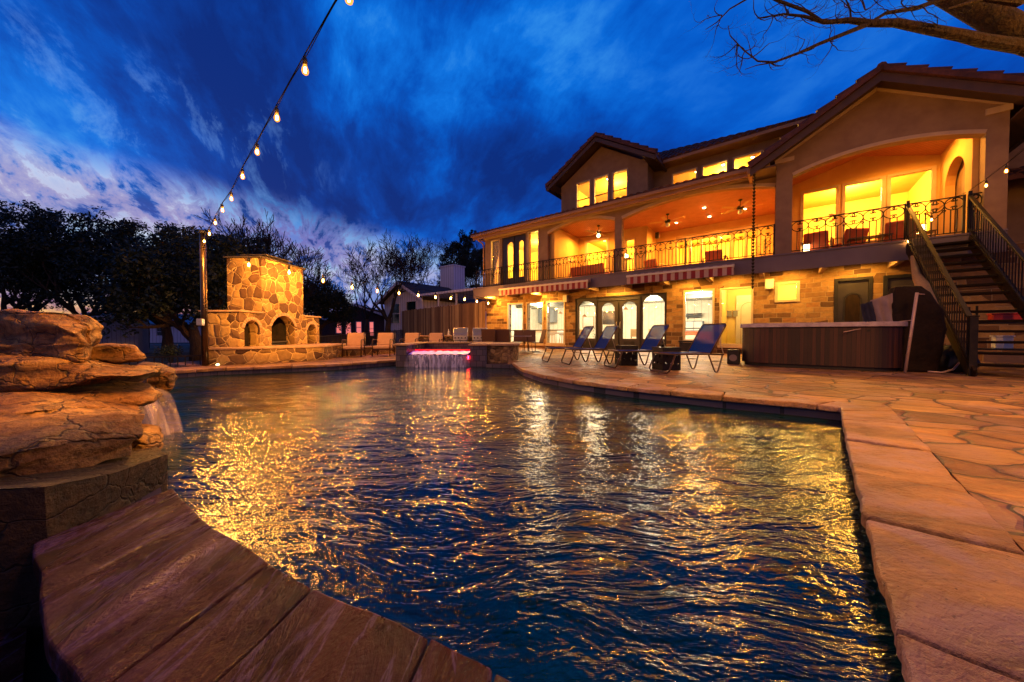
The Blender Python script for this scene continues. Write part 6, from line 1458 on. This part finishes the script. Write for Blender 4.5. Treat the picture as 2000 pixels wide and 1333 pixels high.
bare_tree((-10.2, 27.5, -.4), 8.2, 22, 'wide bare tree in front of the dark brick house', (.4, 0), 6, .24, .85)
bare_tree((-10, 37, -.4), 11.5, 23, 'bare tree behind the white gable house', depth=6, r=.24, spread=.8)
bare_tree((-14.0, 33, -.4), 9., 24, 'bare tree between the fireplace and the brick house', depth=5, r=.2, spread=.8)
bare_tree((-5.9, 38, -.4), 10.5, 25, 'bare tree between the white gable and the balcony corner', depth=6, r=.22, spread=.8)
bare_tree((-14.6, 22, -.4), 7.2, 27, 'low bare tree just right of the fireplace chimney', depth=6, r=.15, spread=.8)
RMIN = .0
# treeline far off: dense masses low on the horizon
rn = random.Random(4); q = MB(); cl = []
for i in range(150): a = rn.uniform(-1.15, .35); d_ = rn.uniform(70, 95); cl.append((Vector((math.sin(a) * d_, math.cos(a) * d_, rn.uniform(-.5, .9))), rn.uniform(.9, 1.9)))
leaf_mesh(rn, cl, 150, .32, q); o = q.build('far_woods', M['leaf'], recalc=False); tag(o, 'distant dark line of trees on the horizon', 'trees', kind='stuff')
# small bush and dry hedge
for (l_, r_, n__, lb) in (((-12.6, 12.6, -.1), .45, 260, 'small dark bush on the lawn below the oak trunk'), ((-6.6, 13.4, -.05), .5, 300, 'dry reddish shrub behind the iron fence by the low wall')):
    o = thing('shrub', l_, 0, lb, 'shrub'); q = MB(); leaf_mesh(rn, [(Vector((rn.uniform(-.4, .4), rn.uniform(-.3, .3), rn.uniform(0, .3))), r_ * .6) for _ in range(5)], n__, .03, q); q.build('foliage', M['leaf' if r_ < .5 else 'bark'], o, recalc=False)
    q = MB(); tp = []
    for k_ in range(4): branch(q, Vector((0, 0, -.3)), Vector((math.cos(k_ * 1.6) * .6, math.sin(k_ * 1.6) * .6, 1)).normalized(), .45, .02, 2, rn, tp)
    q.build('stems', M['bark'], o)

# overhanging tree, upper right; the trunk stands right of the deck
ot = thing('overhanging_tree', (10.2, 3.2, 0), 0, 'bare limb and twigs of a tree reaching in from the upper right', 'tree'); B0 = Vector((10.2, 3.2, 0)); rn = random.Random(31)
def A(px, py, Y): return at(px, py, Y) - B0
q = MB(); q.tube([(0, 0, -.4), (-.2, 0, 1.5), (-.5, .1, 3.0), A(2330, 180, 4.0)], [.34, .27, .25, .22], 12); q.build('trunk', M['bark_near'], ot, smooth=True)
q = MB(); F_ = A(2330, 180, 4.0)
q.tube([F_, A(2120, 110, 4.0), A(2010, 76, 4.0), A(1930, 30, 4.05), A(1860, -8, 4.1), A(1760, -60, 4.2), A(1650, -140, 4.3)], [.20, .16, .14, .125, .115, .10, .07], 12); q.build('limb', M['bark_near'], ot, smooth=True)
q = MB(); tips = []
q.tube([A(2000, 92, 4.0), A(1920, 80, 3.95), A(1880, 70, 3.9), A(1800, 55, 3.85), A(1750, 45, 3.8), A(1700, 46, 3.8), A(1660, 40, 3.8), A(1610, 44, 3.8), A(1570, 32, 3.8), A(1530, 28, 3.8), A(1480, 36, 3.8)], [.07, .062, .055, .046, .040, .034, .028, .020, .014, .010, .005], 8)
q.tube([A(1700, 46, 3.8), A(1650, 66, 3.78), A(1600, 86, 3.75), A(1560, 104, 3.72), A(1512, 122, 3.7), A(1480, 120, 3.7), A(1452, 98, 3.7), A(1426, 70, 3.7), A(1422, 50, 3.7)], [.024, .02, .017, .014, .011, .008, .006, .005, .003], 6)
q.tube([A(1700, 44, 3.8), A(1730, 26, 3.8), A(1790, 16, 3.85), A(1850, -5, 3.9), A(1900, -30, 4.0)], [.014, .018, .02, .024, .03], 6)
q.tube([A(1610, 44, 3.8), A(1575, 22, 3.8), A(1520, 2, 3.8), A(1490, -12, 3.8)], [.012, .016, .016, .012], 6)
q.tube([A(1662, 40, 3.8), A(1660, 18, 3.8), A(1648, -10, 3.8)], [.010, .008, .006], 5)
q.tube([A(1512, 122, 3.7), A(1478, 128, 3.7), A(1455, 136, 3.7)], [.008, .005, .003], 5)
q.tube([A(1470, -8, 3.9), A(1425, 18, 3.9), A(1400, 44, 3.9), A(1378, 58, 3.9)], [.010, .008, .006, .003], 5)
q.tube([A(2060, -30, 3.6), A(1990, 5, 3.6), A(1920, -2, 3.6), A(1850, 18, 3.6)], [.05, .04, .022, .008], 6)
for (px, py) in ((1640, 44), (1600, 38), (1560, 30), (1700, 40), (1740, 24), (1800, 12), (1690, 20), (1660, 16), (1580, 22), (1530, 4), (1620, 76), (1560, 104), (1500, 120), (1470, 112), (1440, 86), (1410, 30), (1480, 34), (1830, 50), (1900, 0), (1960, 0), (1660, -4), (1620, -10), (1700, -12), (1760, 6), (1540, 28), (1510, 30), (1455, 100), (1860, -4)):
    for k_ in range(3):
        a = rn.uniform(0, 2 * PI); branch(q, A(px, py, 3.8), Vector((math.cos(a), rn.uniform(-.3, .3), math.sin(a))).normalized(), rn.uniform(.10, .24), .006, 3, rn, tips, .7, .05, 4, .35, 1, 3, .75)
q.build('branches', M['bark_near'], ot)
